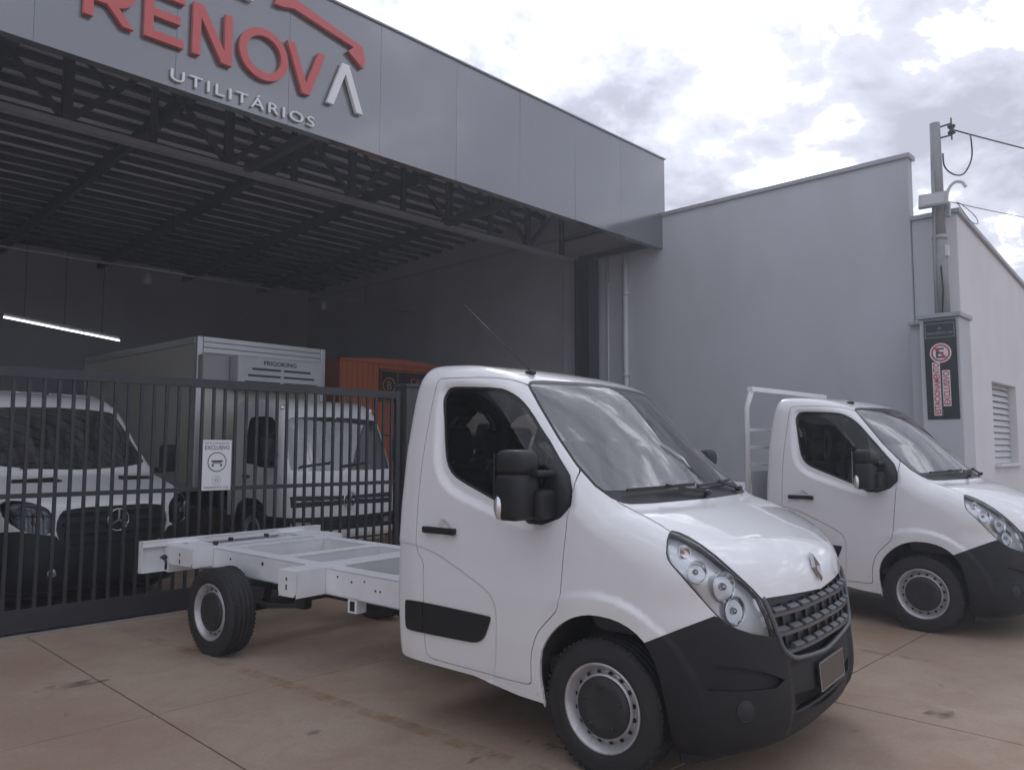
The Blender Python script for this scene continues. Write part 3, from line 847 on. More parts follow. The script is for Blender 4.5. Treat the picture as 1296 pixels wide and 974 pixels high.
letter([[(0, 0), (st, 0), (st, hh), (0, hh)], [(st-0.004, 0), (0.40, 0), (0.40, st), (st-0.004, st)], [(st-0.004, 0.24), (0.36, 0.24), (0.36, 0.24+st*0.95), (st-0.004, 0.24+st*0.95)], [(st-0.004, hh-st), (0.40, hh-st), (0.40, hh), (st-0.004, hh)]], 2.80, zb, 'letter', M['red_letter'])
letter([[(0, 0), (st, 0), (st, hh), (0, hh)], [(0.35, 0), (0.35+st, 0), (0.35+st, hh), (0.35, hh)], [(0.005, hh-0.001), (st+0.02, hh-0.001), (0.43, 0.001), (0.43-st-0.02, 0.001)]], 3.29, zb, 'letter', M['red_letter'])
ring_obj(0.285, 0.285, 0.298, 0.298-st, 3.82, zb, M['red_letter'])
letter([[(0, hh), (0.10, hh), (0.31, 0.0), (0.21, 0.0)], [(0.21, 0.001), (0.305, 0.001), (0.51, hh-0.001), (0.415, hh-0.001)]], 4.385, zb, 'letter', M['red_letter'])
letter([[(0, 0), (0.095, 0), (0.305, hh), (0.21, hh)], [(0.21, hh-0.001), (0.305, hh-0.001), (0.52, 0.001), (0.425, 0.001)]], 4.925, zb, 'letter', M['white_letter'])
t_ = text_obj('lettering', 'UTILITÁRIOS', 0.175, M['white_letter'], sgn, extrude=0.012, spacing=1.26, align='LEFT')
me_ = t_.data; xs_ = [v.co.x for v in me_.vertices]; k_ = 1.69/(max(xs_)-min(xs_)); x_0 = min(xs_)
bm_ = bmesh.new(); bm_.from_mesh(me_); bm_.verts.ensure_lookup_table()
seen = set(); isl = []
for v in bm_.verts:
    if v.index in seen: continue
    st_, comp = [v], []
    seen.add(v.index)
    while st_:
        q_ = st_.pop(); comp.append(q_)
        for e_ in q_.link_edges:
            o_ = e_.other_vert(q_)
            if o_.index not in seen: seen.add(o_.index); st_.append(o_)
    isl.append([min(q_.co.x for q_ in comp), max(q_.co.x for q_ in comp), set(q_.index for q_ in comp)])
isl.sort(key=lambda t: t[0]); chars = []
for a_, b2, c_ in isl:                             # islands over one another are one letter (the accent, the two faces)
    if chars and a_ < chars[-1][1]-0.01: chars[-1][1] = max(chars[-1][1], b2); chars[-1][2] |= c_
    else: chars.append([a_, b2, c_])
for a_, b2, c_ in chars:
    ids = sorted(c_); mp_ = {q_: n_ for n_, q_ in enumerate(ids)}
    vv = [((bm_.verts[q_].co.x-x_0)*k_+3.09-3.9, -0.014-bm_.verts[q_].co.z, bm_.verts[q_].co.y+5.445-5.8) for q_ in ids]
    ff = [[mp_[v.index] for v in f.verts] for f in bm_.faces if f.verts[0].index in c_]
    raw('letter', vv, ff, M['white_letter'], sgn)
bm_.free(); bpy.data.objects.remove(t_)
# logo: a red roof line falling to a thick end, a white one beyond it
def lp(px, py): p = at_Y(px, py, LY); return (p.x, p.z)
q = [lp(*p) for p in ZM([90, 0, 490, 180], 1296, [(850, -40), (1150, 175), (1185, 198), (1198, 262), (1188, 288), (1128, 215), (1150, 200), (905, 42), (860, 35), (828, 22)])]
letter([q], 0, 0, 'logo_roof', M['red_letter'])
q = [lp(*p) for p in ZM([90, 0, 490, 180], 1296, [(690, -25), (745, 2), (735, 12), (680, -12)])]
letter([q], 0, 0, 'logo_roof', M['white_letter'])

# ------------------------------------------------------------------ neighbour: gabled white building, meter pillar and pole
nb_ = empty('neighbour_building', (12.3, 3.05, 0)); tag(nb_, 'white rendered building with sloping parapet and slatted window beside the meter pillar', 'building')
NB = lambda mb, name, material, **k: wpart(nb_, mb, name, material, **k)
def topz(x): return 5.04-0.115*(x-12.3)
x0, x1, wx0, wx1, wz0, wz1, xe = 12.31, 12.31, 13.87, 15.46, 1.42, 2.71, 30.0
NB(MB().prism([(12.31, 0), (wx0, 0), (wx0, topz(wx0)), (12.31, topz(12.31))], 3.05, 3.30, 'y'), 'wall', M['white_wall'])
NB(MB().prism([(wx1, 0), (xe, 0), (xe, topz(xe)), (wx1, topz(wx1))], 3.05, 3.30, 'y'), 'wall', M['white_wall'])
NB(MB().prism([(wx0, wz1), (wx1, wz1), (wx1, topz(wx1)), (wx0, topz(wx0))], 3.05, 3.30, 'y'), 'wall', M['white_wall'])
NB(MB().prism([(wx0, 0), (wx1, 0), (wx1, wz0), (wx0, wz0)], 3.05, 3.30, 'y'), 'wall', M['white_wall'])
NB(MB().box((12.375, 3.475, 2.52), (0.13, 0.35, 5.04)), 'side_wall_return', M['grey_wall2'])
NB(MB().prism([(12.27, topz(12.27)+0.002), (xe+0.03, topz(xe+0.03)+0.002), (xe+0.03, topz(xe+0.03)+0.062), (12.27, topz(12.27)+0.062)], 3.0, 3.66, 'y'), 'parapet_cap', M['coping'])
NB(MB().prism([(12.56, 0), (xe, 0), (xe, topz(xe)-0.4), (12.56, topz(12.56)-0.4)], 3.66, 14.0, 'y'), 'rear_block', M['white_wall'])
sht = empty('window_shutter'); sht.parent = nb_
S_ = lambda mb, name, material: (mb.xf(Matrix.Translation(-Vector(nb_.location))), mb.build(name, material, sht))[1]
M['shutter'] = mat('shutter_paint', (0.60, 0.60, 0.62), 0.5, noise=0.3, nscale=5)
S_(MB().box(((wx0+wx1)/2, 3.215, (wz0+wz1)/2), (wx1-wx0-0.01, 0.02, wz1-wz0-0.01)), 'shutter_back', M['ink'])
nsl = 13
for k in range(nsl):
    z = wz0+0.05+(wz1-wz0-0.08)*k/(nsl-1)
    S_(MB().box(((wx0+wx1)/2, 3.175, z), (wx1-wx0-0.02, 0.014, 0.098), 0, Matrix.Rotation(R(-24), 4, 'X')), 'slat', M['shutter'])
NB(MB().box(((wx0+wx1)/2, 3.03, wz0-0.022), (wx1-wx0+0.08, 0.14, 0.04), 0.004), 'window_sill', M['white_wall'])

pil = empty('meter_pillar', (12.0, 3.2, 0)); tag(pil, 'grey rendered meter pillar with a flat cap under the utility pole', 'pillar')
wpart(pil, MB().box((11.985, 3.175, 1.725), (0.55, 0.49, 3.45)), 'shaft', M['grey_wall2'])
wpart(pil, MB().box((12.16, 3.54, 1.715), (0.17, 0.23, 3.43)), 'pilaster', M['grey_wall2'])
wpart(pil, MB().box((11.97, 3.175, 3.484), (0.62, 0.56, 0.06), 0.006), 'cap', M['coping'])
wpart(pil, MB().box((12.12, 3.56, 3.456), (0.26, 0.205, 0.045), 0.004), 'pilaster_cap', M['coping'])

# no-parking sign on the pillar
ns = empty('parking_sign', (11.704, 3.16, 2.06)); tag(ns, 'tall dark parking notice with red lettering hung on the meter pillar', 'sign')
ns.rotation_euler = (R(1.5), 0, R(-90))          # local x runs towards the street (-y), local y into the wall
sw2, shh = 0.40, 1.36
MB().box((0, 0, shh/2), (sw2, 0.012, shh), 0.002).build('panel', M['sign_dark'], ns)
fb_ = MB()
for a, b in (((-0.18, 1.12), (0.18, 1.12)), ((-0.18, 1.315), (0.18, 1.315)), ((-0.18, 1.12), (-0.18, 1.315)), ((0.18, 1.12), (0.18, 1.315))): fb_.bar((a[0], -0.008, a[1]), (b[0], -0.008, b[1]), 0.006, 0.007)
fb_.build('header_frame', M['faint_ink'], ns)
def flat_ring(ro, ri, cx_, cz_, y_, m_, name, n=36):
    vv, ff = [], []
    for k in range(n):
        t = 2*math.pi*k/n
        for r_ in (ro, ri): vv.append((cx_+r_*math.cos(t), y_, cz_+r_*math.sin(t)))
    for k in range(n): a, b = 2*k, 2*((k+1) % n); ff.append((a, b, b+1, a+1))
    return (vv, ff, m_, name)
def ringo(args, parent): return raw(args[3], args[0], args[1], args[2], parent)
MB().disc((0, -0.009, 0.905), 0.135, n=40).build('roundel', M['sign_white'], ns)
ringo(flat_ring(0.118, 0.096, 0, 0.905, -0.0115, M['sign_red'], 'roundel_ring'), ns)
eb = MB()
for a in ((-0.045, 0.905, 0.022, 0.136), (0.0, 0.962, 0.09, 0.022), (0.0, 0.905, 0.075, 0.022), (0.0, 0.848, 0.09, 0.022)): eb.box((a[0], -0.0125, a[1]), (a[2], 0.002, a[3]))
eb.build('letter_e', M['ink'], ns)
MB().box((0, -0.0150, 0.905), (0.020, 0.002, 0.215), 0, Matrix.Rotation(R(-45), 4, 'Y')).build('slash', M['sign_red'], ns)
for txt, xx, zz_, L_ in (('ESTACIONAMENTO', -0.065, 0.065, 0.70), ('EXCLUSIVO', 0.055, 0.19, 0.46)):
    MB().box((xx, -0.008, zz_+L_/2), (0.098, 0.004, L_+0.03), 0.0018).build('text_band', M['sign_white'], ns)
    t_ = text_obj('lettering', txt, 0.105, M['sign_red'], ns, extrude=0.001, align='LEFT', bold=0.0022)
    bpy.context.view_layer.update(); wid = t_.dimensions.x
    t_.scale = (L_/wid, 1, 1); t_.rotation_euler = (R(90), R(-90), 0); t_.location = (xx+0.037, -0.0120, zz_)
t_ = text_obj('lettering', 'ORGANIZPATIO_LOJA', 0.05, M['faint_ink'], ns, extrude=0.001); bpy.context.view_layer.update()
t_.scale = (0.33/t_.dimensions.x, 1, 1); t_.rotation_euler = (R(90), 0, 0); t_.location = (0, -0.0085, 1.165)
ringo(flat_ring(0.024, 0.014, 0, 1.245, -0.0085, M['faint_ink'], 'header_mark', 4), ns)

# utility pole with its fittings
up_ = empty('utility_pole', (12.0, 3.20, 3.514)); tag(up_, 'slim concrete utility pole standing on the meter pillar', 'pole')
MB().tube([(0, 0, 0), (0, 0.0, 1.15)], [0.098, 0.092], 16).build('lower_shaft', M['pole'], up_)
MB().tube([(0, 0, 1.15), (0, 0.0, 2.80)], [0.085, 0.068], 16).build('upper_shaft', M['pole'], up_)
MB().tube([(0, 0.0, 1.10), (0, 0.0, 1.16)], 0.100, 16).build('band', M['coping'], up_)
MB().tube([(-0.10, 0.05, 0.0), (-0.10, 0.05, 0.9), (-0.09, 0.03, 1.5), (-0.09, 0.03, 2.1)], 0.022, 8).build('riser_pipe', M['pole'], up_)
MB().tube([(-0.10, -0.02, 0.0), (-0.11, -0.05, 0.35), (-0.10, -0.03, 0.7)], 0.010, 6).build('riser_cable', M['cable'], up_)
bk = MB().bar((0.03, -0.06, 2.74), (0.05, -0.20, 2.76), 0.02); bk.bar((0.03, -0.06, 2.58), (0.05, -0.20, 2.59), 0.02); bk.bar((0.05, -0.20, 2.52), (0.05, -0.20, 2.84), 0.018)
bk.build('bracket', M['dark_steel'], up_)
MB().lathe([(0.02, -0.07), (0.05, -0.06), (0.05, -0.03), (0.03, -0.015), (0.03, 0.015), (0.05, 0.03), (0.05, 0.06), (0.02, 0.07)], 14, 'z', (0.05, -0.20, 2.67)).build('insulator', M['ink'], up_)
gn = catmull([(0.02, -0.10, 1.55), (0.02, -0.115, 1.72), (0.03, -0.15, 1.84), (0.04, -0.23, 1.90), (0.05, -0.31, 1.87), (0.05, -0.345, 1.80)], 6)
MB().tube(gn, 0.022, 10).build('gooseneck', M['white_plastic'], up_)
MB().box((0.02, -0.115, 1.52), (0.07, 0.07, 0.22), 0.01).build('junction_box', M['coping'], up_)
MB().box((-0.02, -0.095, 0.92), (0.07, 0.05, 0.16), 0.01).build('cable_clamp', M['white_plastic'], up_)
fl_ = empty('flood_light', (11.86, 3.22, 5.13)); tag(fl_, 'square flood light clamped to the utility pole', 'lamp'); fl_.rotation_euler = (0, R(20), R(6))
MB().box((-0.05, 0, 0), (0.06, 0.36, 0.22), 0.012).build('housing', M['chord'], fl_)
MB().box((-0.083, 0, 0), (0.006, 0.30, 0.165)).build('glass', mat('flood_glass', (0.42, 0.42, 0.43), 0.25), fl_)
MB().bar((-0.03, 0, 0), (0.06, 0, 0.02), 0.05).build('bracket', M['dark_steel'], fl_)
def sag(a, b, s_, n=14):
    a, b = Vector(a), Vector(b); return [a.lerp(b, k/n)-Vector((0, 0, s_*4*(k/n)*(1-k/n))) for k in range(n+1)]
e1 = at_depth(1480, 226, 17.0); e2 = at_depth(1480, 300, 17.0)
wp = sag((12.05, 2.99, 6.18), e1, 0.06, 40)
tag(MB().tube(wp, 0.012, 6).build('overhead_cable', M['cable']), 'thick black overhead cable leaving the top of the utility pole', 'cable')
tag(MB().tube(sag((12.05, 3.05, 5.14), e2, 0.08), 0.006, 6).build('overhead_cable', M['cable']), 'thin overhead wire leaving the pole below the curved conduit', 'cable')
lp_ = catmull([tuple(wp[2]), (12.04, 2.76, 5.98), (12.03, 2.76, 5.70), (12.02, 2.86, 5.50), (12.02, 2.99, 5.52), (12.02, 3.10, 5.66), (12.0, 3.11, 5.85)], 6)
tag(MB().tube(lp_, 0.011, 6).build('drop_cable', M['cable']), 'looped black cable hanging beside the pole top', 'cable')
lp_ = catmull([(12.06, 2.98, 5.13), (12.04, 2.90, 4.98), (12.03, 2.80, 4.80), (12.03, 2.72, 4.76), (12.05, 2.76, 4.88), (12.07, 2.90, 5.06), (12.07, 2.97, 5.12)], 6)
tag(MB().tube(lp_, 0.005, 6).build('spare_wire', M['cable']), 'thin looped wire under the curved conduit of the pole', 'cable')

# ------------------------------------------------------------------ gate
gt_ = empty('sliding_gate', (3.0, FY, 0)); tag(gt_, 'dark steel sliding gate of upright bars across the showroom front', 'gate')
GX0, GX1 = -5.8, 6.06
Gp = lambda mb, name, material: wpart(gt_, mb, name, material)
Gp(MB().box(((GX0+GX1)/2, FY, 2.325), (GX1-GX0, 0.05, 0.09), 0.004), 'top_rail', M['gate'])
Gp(MB().box(((GX0+GX1)/2, FY, 1.225), (GX1-GX0, 0.03, 0.042), 0.003), 'middle_rail', M['gate'])
Gp(MB().box(((GX0+GX1)/2, FY, 0.135), (GX1-GX0, 0.05, 0.20), 0.004), 'bottom_rail', M['gate'])
Gp(MB().box((GX1+0.03, FY, 1.20), (0.06, 0.06, 2.36), 0.004), 'end_post', M['gate'])
bar_me = None; x = 1.845-0.1222*62; k = 0
while x < GX1-0.04:
    if x > GX0+0.03:
        for z0, z1 in ((0.236, 1.2035), (1.2465, 2.2795)):
            o = MB().box((x, FY, (z0+z1)/2), (0.028, 0.028, z1-z0)) if bar_me is None or z0 not in bar_me else None
            if bar_me is None: bar_me = {}
            if o is not None:
                ob = Gp(o, 'bar', M['gate']); bar_me[z0] = (ob.data, x)
            else:
                ob = link('bar', bar_me[z0][0], M['gate'], gt_); ob.location = (x-bar_me[z0][1], 0, 0)
    x += 0.1222
gpst = MB().box((6.33, 8.02, 1.22), (0.26, 0.22, 2.44), 0.01); gpst.box((6.33, 8.02, 2.46), (0.30, 0.26, 0.04), 0.004)
tag(gpst.build('gate_post', M['dark_steel']), 'thick dark gate post at the closing end of the barred gate', 'post')
# notice on the gate
nt_ = empty('gate_notice', (3.72, FY-0.024, 1.21)); tag(nt_, 'white notice board with a car symbol hung on the gate bars', 'sign')
MB().box((0, 0, 0.262), (0.312, 0.008, 0.525), 0.002).build('board', M['sign_white'], nt_)
for txt, zz_, sz, wd, mm_ in (('EXCLUSIVO', 0.425, 0.06, 0.265, M['ink']), ('ESTACIONAMENTO', 0.483, 0.03, 0.265, M['faint_ink']), ('ORGANIZPATIO_LOJA', 0.022, 0.03, 0.27, M['faint_ink'])):
    t_ = text_obj('lettering', txt, sz, mm_, nt_, extrude=0.0008); bpy.context.view_layer.update()
    t_.scale = (wd/t_.dimensions.x, 1, 1); t_.rotation_euler = (R(90), 0, 0); t_.location = (0, -0.006, zz_)
ringo(flat_ring(0.103, 0.094, 0, 0.295, -0.006, M['ink'], 'symbol_ring'), nt_)
ringo(flat_ring(0.047, 0.043, 0, 0.105, -0.006, M['faint_ink'], 'mark_ring'), nt_)
ringo(flat_ring(0.022, 0.013, 0, 0.105, -0.006, M['faint_ink'], 'mark', 8), nt_)
cb_ = MB().prism([(-0.062, 0.300), (-0.05, 0.292), (0.05, 0.292), (0.062, 0.300), (0.058, 0.312), (-0.058, 0.312)], -0.0055, -0.0075, 'y')
cb_.box((-0.045, -0.0065, 0.262), (0.018, 0.002, 0.024)); cb_.box((0.045, -0.0065, 0.262), (0.018, 0.002, 0.024))
cb_.build('car_symbol', M['ink'], nt_)
MB().prism([(-0.05, 0.278), (0.05, 0.278), (0.04, 0.288), (-0.04, 0.288)], -0.0055, -0.0068, 'y').build('car_symbol_shade', M['faint_ink'], nt_)
# ------------------------------------------------------------------ wheels
def make_wheel(name, parent, loc, flip=False, R_t=0.345, w=0.225, rim=0.218, holes=16, cap=0.155, capmat=None):
    """steel wheel on its axle, outer face towards -y"""
    wh = empty(name, loc, math.pi if flip else 0.0); wh.parent = parent
    h = w/2
    side = [(rim-0.012, -h*0.80), (rim+0.012, -h*0.94), (rim+0.045, -h*1.02), (rim+0.052, -h*0.99), (rim+0.085, -h*1.0), (R_t-0.022, -h*0.92), (R_t-0.008, -h*0.82)]
    tread = [(R_t-0.002, -h*0.72)]
    for yg in (-0.55, -0.19, 0.19, 0.55):
        tread += [(R_t, (yg-0.06)*h), (R_t-0.009, (yg-0.045)*h), (R_t-0.009, (yg+0.045)*h), (R_t, (yg+0.06)*h)]
    tread += [(R_t-0.002, h*0.72)]
    prof = side+tread+[(r, -a) for r, a in side[::-1]]
    ty = MB().lathe(prof, 72)
    # tread blocks: small lateral sipes cut as raised shoulder lugs
    for k in range(60):
        t = 2*math.pi*k/60
        for sg in (-1, 1):
            m = Matrix.Rotation(t, 4, 'Y')
            p = m @ Vector((R_t-0.0035, sg*h*0.735, 0))
            ty.box(p, (0.010, h*0.26, 0.017), 0, m)
    ty.build('tyre', M['rubber'], wh)
    o = -h
    rm = MB().lathe([(rim+0.004, o*0.86), (rim+0.008, o*0.93), (rim+0.002, o*0.97), (rim-0.008, o*0.93), (rim-0.014, o*0.80), (rim-0.026, o*0.70),
                     (rim-0.032, o*0.50), (rim-0.040, o*0.42), (rim-0.052, o*0.50), (cap+0.012, o*0.66), (cap-0.004, o*0.70), (0.02, o*0.66)], 56)
    rm.build('rim', M['steel'], wh)
    vb = MB()
    for k in range(holes):
        t = 2*math.pi*(k+0.5)/holes; rr = (cap+rim-0.034)/2+0.003
        c = Vector((rr*math.cos(t), o*0.565, rr*math.sin(t)))
        nrm = Vector((0.30*math.cos(t), -1, 0.30*math.sin(t))).normalized()
        q = nrm.to_track_quat('Z', 'Y').to_matrix().to_4x4()
        n = 10; ring = [vb.bm.verts.new(Matrix.Translation(c+nrm*0.004) @ q @ Vector((0.0125*math.cos(2*math.pi*a/n), 0.0125*math.sin(2*math.pi*a/n), 0))) for a in range(n)]
        vb.bm.faces.new(ring)
    tag(vb.build('vent_holes', M['hole'], wh), kind='stuff')
    cp = MB().lathe([(cap, o*0.66), (cap-0.002, o*0.80), (cap-0.012, o*0.86), (cap*0.62, o*0.90), (cap*0.45, o*0.84), (0.001, o*0.86)], 40)
    for k in range(5):
        t = 2*math.pi*k/5+0.3
        cp.ball((cap*0.70*math.cos(t), o*0.885, cap*0.70*math.sin(t)), 0.012, n=8)
    cp.build('hub_cap', capmat or M['cap'], wh)
    MB().lathe([(rim-0.02, o*0.4), (rim-0.02, h*0.8), (0.01, h*0.8)], 32).build('barrel', M['under'], wh)
    return wh

# ------------------------------------------------------------------ the cab van: measured off the photograph in its own frame (x forward from the front axle, z up)
V1_H = R(44.2)-2.23875085
V1_POS = (4.21049, 2.61549, 0.0)
photo = PhotoP(2.23875085, (2.16657, -4.45814, CAM_Z))
SIDE, FRONT = SideP(), FrontP()
ZA, ZD, Z6 = ([480, 430, 1110, 974], 1128), ([820, 640, 1110, 974], 846), ([660, 440, 960, 660], 1296)

prof = [(0.60, 0.185), (0.74, 0.205), (0.825, 0.26), (0.858, 0.35), (0.862, 0.46), (0.852, 0.57), (0.842, 0.70), (0.828, 0.82), (0.810, 0.91),
        (0.778, 1.02), (0.722, 1.10), (0.62, 1.178), (0.48, 1.248), (0.34, 1.306), (0.245, 1.340), (0.195, 1.378), (0.10, 1.475), (-0.10, 1.678), (-0.30, 1.868),
        (-0.46, 2.005), (-0.58, 2.083), (-0.72, 2.138), (-0.92, 2.180), (-1.15, 2.196), (-1.40, 2.192), (-1.9, 2.18)]
def m_sweep(a, z):
    lowr = 0.64*(1-np.clip(1-np.clip(a/1.065, 0, 0.9999)**2.7, 1e-6, 1)**(1/2.7))
    k = np.interp(z, [1.0, 1.25, 1.4, 1.7, 2.05, 2.3], [0.16, 0.17, 0.21, 0.29, 0.20, 0.18])
    up = k*a*a; w = sstep(z, 0.86, 1.22)
    rec = 0.024*(1-sstep(a, 0.47, 0.56))*(1-sstep(z, 0.585, 0.64))*sstep(z, 0.24, 0.30)   # number plate bay
    return lowr*(1-w)+up*w+rec
WIN = [(-1.180, 1.949), (-1.176, 1.985), (-1.156, 2.022), (-1.115, 2.040), (-1.013, 2.037), (-0.754, 2.021), (-0.677, 1.994), (-0.601, 1.947), (-0.523, 1.870),
       (-0.434, 1.762), (-0.314, 1.628), (-0.176, 1.475), (-0.179, 1.307), (-0.409, 1.223), (-0.565, 1.305), (-0.708, 1.358), (-0.822, 1.402), (-0.953, 1.450), (-1.049, 1.493),
       (-1.107, 1.560), (-1.138, 1.677), (-1.166, 1.85)]
BAND = [(-1.215, 1.96), (-1.205, 2.035), (-1.165, 2.068), (-1.01, 2.068), (-0.74, 2.05), (-0.62, 2.0), (-0.50, 1.90), (-0.33, 1.69), (-0.15, 1.50), (-0.13, 1.30),
        (-0.395, 1.20), (-0.459, 1.208), (-0.588, 1.234), (-0.866, 1.322), (-0.96, 1.350), (-1.085, 1.405), (-1.172, 1.498), (-1.207, 1.627), (-1.215, 1.80)]
CREASE = [(-1.60, 1.073), (-1.477, 1.073), (-1.299, 1.069), (-1.125, 1.032), (-0.940, 0.956), (-0.782, 0.888), (-0.697, 0.840), (-0.663, 0.788), (-0.650, 0.70), (-0.66, 0.50),
          (-0.70, 0.30), (-1.60, 0.30)]
WIN = chaikin(WIN, 1); BANDc = chaikin(BAND, 1); CR = chaikin(CREASE, 1)
def m_disp(q):
    d = np.zeros(len(q))
    s1 = poly_sdf(q, BANDc); d -= 0.024*sstep(-s1, -0.004, 0.055)
    s2 = poly_sdf(q, CR); d -= 0.0065*sstep(-s2, -0.004, 0.010)
    rr = np.hypot((q[:, 0]+0.005), (q[:, 1]-0.335)*1.0)
    up = sstep(q[:, 1], 0.30, 0.55)
    d += 0.020*(1-sstep(rr, 0.565, 0.60))*sstep(rr, 0.30, 0.44)*up*sstep(q[:, 0], -0.34, -0.12)
    hd = np.hypot((q[:, 0]+1.075)/0.062, (q[:, 1]-1.172)/0.058); d -= 0.016*(1-sstep(hd, 0.55, 1.0))
    return d
S_grid = Grid2((-1.75, 0.15), (0.75, 2.2), 0.0035, m_disp)
def m_W(x, z):
    w = np.interp(z, [0.1, 0.30, 0.42, 0.60, 0.85, 1.10, 1.30, 1.60, 1.90, 2.10, 2.40], [0.94, 0.985, 1.006, 1.020, 1.026, 1.020, 1.006, 0.976, 0.938, 0.906, 0.85])
    return w+S_grid(x, z)-0.02*sstep(-x, 1.30, 1.50)
def m_xr(z): return np.interp(z, [0.2, 0.45, 0.8, 1.3, 1.65, 1.95, 2.20, 2.4], [-1.470, -1.492, -1.497, -1.494, -1.484, -1.452, -1.410, -1.38])
sh = Shell(prof, m_sweep, m_W, m_xr, (-1.62, -1.14, 0.12), (1.02, 0.045, 2.30), 0.021, 0.17, 0.065)

rt = lambda c: c[:, 1] < -0.35
# openings
sh.region([(-1.75, 0.0), (-1.75, 0.46), (-1.52, 0.43), (-1.483, 0.405), (-1.455, 0.385), (-1.416, 0.373), (-1.21, 0.365), (-0.847, 0.356), (-0.677, 0.331), (-0.516, 0.307), (-0.355, 0.297),
           (-0.30, 0.0)], SIDE, 'drop')
ARCH = chaikin([(-0.351, 0.20), (-0.351, 0.323), (-0.364, 0.485), (-0.338, 0.604), (-0.266, 0.697), (-0.175, 0.766), (-0.09, 0.803), (0.0, 0.820), (0.129, 0.812), (0.229, 0.776), (0.300, 0.718),
                (0.352, 0.62), (0.385, 0.48), (0.398, 0.34), (0.395, 0.20), (0.39, 0.0), (-0.345, 0.0)], 1)
sh.region(ARCH, SIDE, 'drop', mask=rt)
sh.keep(sh.lab != sh.names.index('drop'))
# glass
WS = ZM(*Z6, [(38, 215), (36, 198), (46, 184), (66, 179), (120, 178), (300, 187), (500, 204), (640, 222), (760, 250), (1290, 260), (1330, 800), (1100, 815), (900, 834), (720, 850), (600, 855),
              (555, 849), (490, 822), (400, 757), (300, 645), (200, 497), (100, 328)])
sh.region(WS, photo, 'screen', mask=lambda c: (c[:, 0] > -0.9) & (c[:, 2] > 1.2))
sh.region(grow(WS, -3.4), photo, 'glass', only=['screen'])
sh.region(ZM(*Z6, [(380, 775), (480, 779), (700, 770), (900, 766), (1340, 740), (1340, 900), (380, 900)]), photo, 'cowl', only=['screen', 'glass'])
# lamps, grille, bonnet, bumper
HL = ZM(*ZD, [(88, 90), (76, 103), (69, 130), (67, 175), (72, 196), (84, 215), (150, 291), (215, 364), (250, 402), (290, 438), (330, 458), (380, 474), (440, 485), (476, 488), (474, 470), (455, 410), (424, 345), (390, 308),
              (350, 270), (300, 225), (250, 181), (200, 143), (150, 112), (115, 96)])
sh.region(HL, photo, 'lamp')
sh.region(grow(HL, -1.5), photo, 'lens', only=['lamp'])
GR = ZM(*ZD, [(428, 341), (455, 400), (480, 470), (500, 520), (514, 542), (530, 555), (550, 562), (600, 552), (660, 531), (720, 500), (860, 380), (860, 230), (720, 268), (640, 304), (530, 325)])
sh.region(GR, photo, 'grille', only=['body'])
HOOD = [(784.4, 636.5), (815, 652.2), (836, 664.0), (852, 675.0), (880, 712), (950, 770), (975, 782), (1020, 775), (1300, 700), (1300, 560), (900, 590), (800, 600), (770, 622)]
hm = lambda c: c[:, 2] > 0.7
sh.region(grow(HOOD, 0.75), photo, 'joint', only=['body'], mask=hm)
sh.region(grow(HOOD, -0.75), photo, 'hood', only=['joint'], mask=hm)
sh.keep(sh.lab != sh.names.index('joint'))
BMP = ZM(*ZA, [(560, 700), (608, 683), (680, 655), (760, 625), (800, 640), (860, 650), (930, 660), (1010, 640), (1400, 560), (1400, 1300), (300, 1300), (400, 900)])
sh.region(BMP, photo, 'bumper', only=['body'], mask=lambda c: c[:, 0] > 0.1)
sh.region(ZM(*ZD, [(252, 588), (330, 594), (430, 612), (505, 640), (472, 672), (390, 682), (300, 684), (218, 680), (240, 660)]), photo, 'vent', only=['bumper'])
sh.region(ZM(*ZD, [(541, 694), (600, 676), (735, 612), (800, 570), (800, 590), (735, 648), (640, 725), (546, 762)]), photo, 'intake', only=['bumper'], mask=lambda c: c[:, 0] > 0.55)
# doors and side windows
DOOR = chaikin([(-1.218, 2.093), (-1.236, 2.075), (-1.262, 1.86), (-1.29, 1.60), (-1.30, 1.35), (-1.297, 1.06), (-1.285, 1.02), (-1.240, 0.975), (-1.231, 0.94), (-1.226, 0.46), (-1.215, 0.425), (-1.185, 0.402), (-1.15, 0.397),
                (-0.85, 0.388), (-0.516, 0.381), (-0.445, 0.384), (-0.424, 0.395), (-0.420, 0.43), (-0.418, 0.54), (-0.38, 0.655), (-0.332, 0.715), (-0.245, 0.795), (-0.223, 0.83), (-0.212, 0.93), (-0.18, 1.307),
                (-0.168, 1.52), (-0.182, 1.555), (-0.275, 1.665), (-0.38, 1.785), (-0.505, 1.935), (-0.583, 2.013), (-0.659, 2.055), (-0.76, 2.081), (-0.99, 2.093), (-1.19, 2.096)], 1)
for g_ in (0.005, 0.0, -0.006, -0.012): sh.region(grow(CR, g_), SIDE, None, mask=rt)
sh.region(grow(DOOR, 0.003), SIDE, 'joint', only=['body'], mask=rt)
sh.region(grow(DOOR, -0.003), SIDE, 'door', only=['joint'], mask=rt)
sh.keep(sh.lab != sh.names.index('joint'))
sh.region(WIN, SIDE, 'wseal', only=['door'], mask=rt)
sh.region(grow(WIN, -0.016), SIDE, 'wglass', only=['wseal'], mask=rt)
sh.region([(-0.30, 1.75), (-0.415, 1.19), (0.0, 1.19), (0.0, 1.75)], SIDE, 'sail', only=['wglass', 'wseal'], mask=rt)
STRIP = chaikin([(-1.385, 0.716), (-1.372, 0.727), (-1.235, 0.729), (-0.712, 0.715), (-0.697, 0.708), (-0.700, 0.690), (-0.737, 0.602), (-0.765, 0.572), (-0.800, 0.556), (-0.848, 0.550), (-1.213, 0.547), (-1.360, 0.549),
                 (-1.378, 0.558), (-1.384, 0.58)], 1)
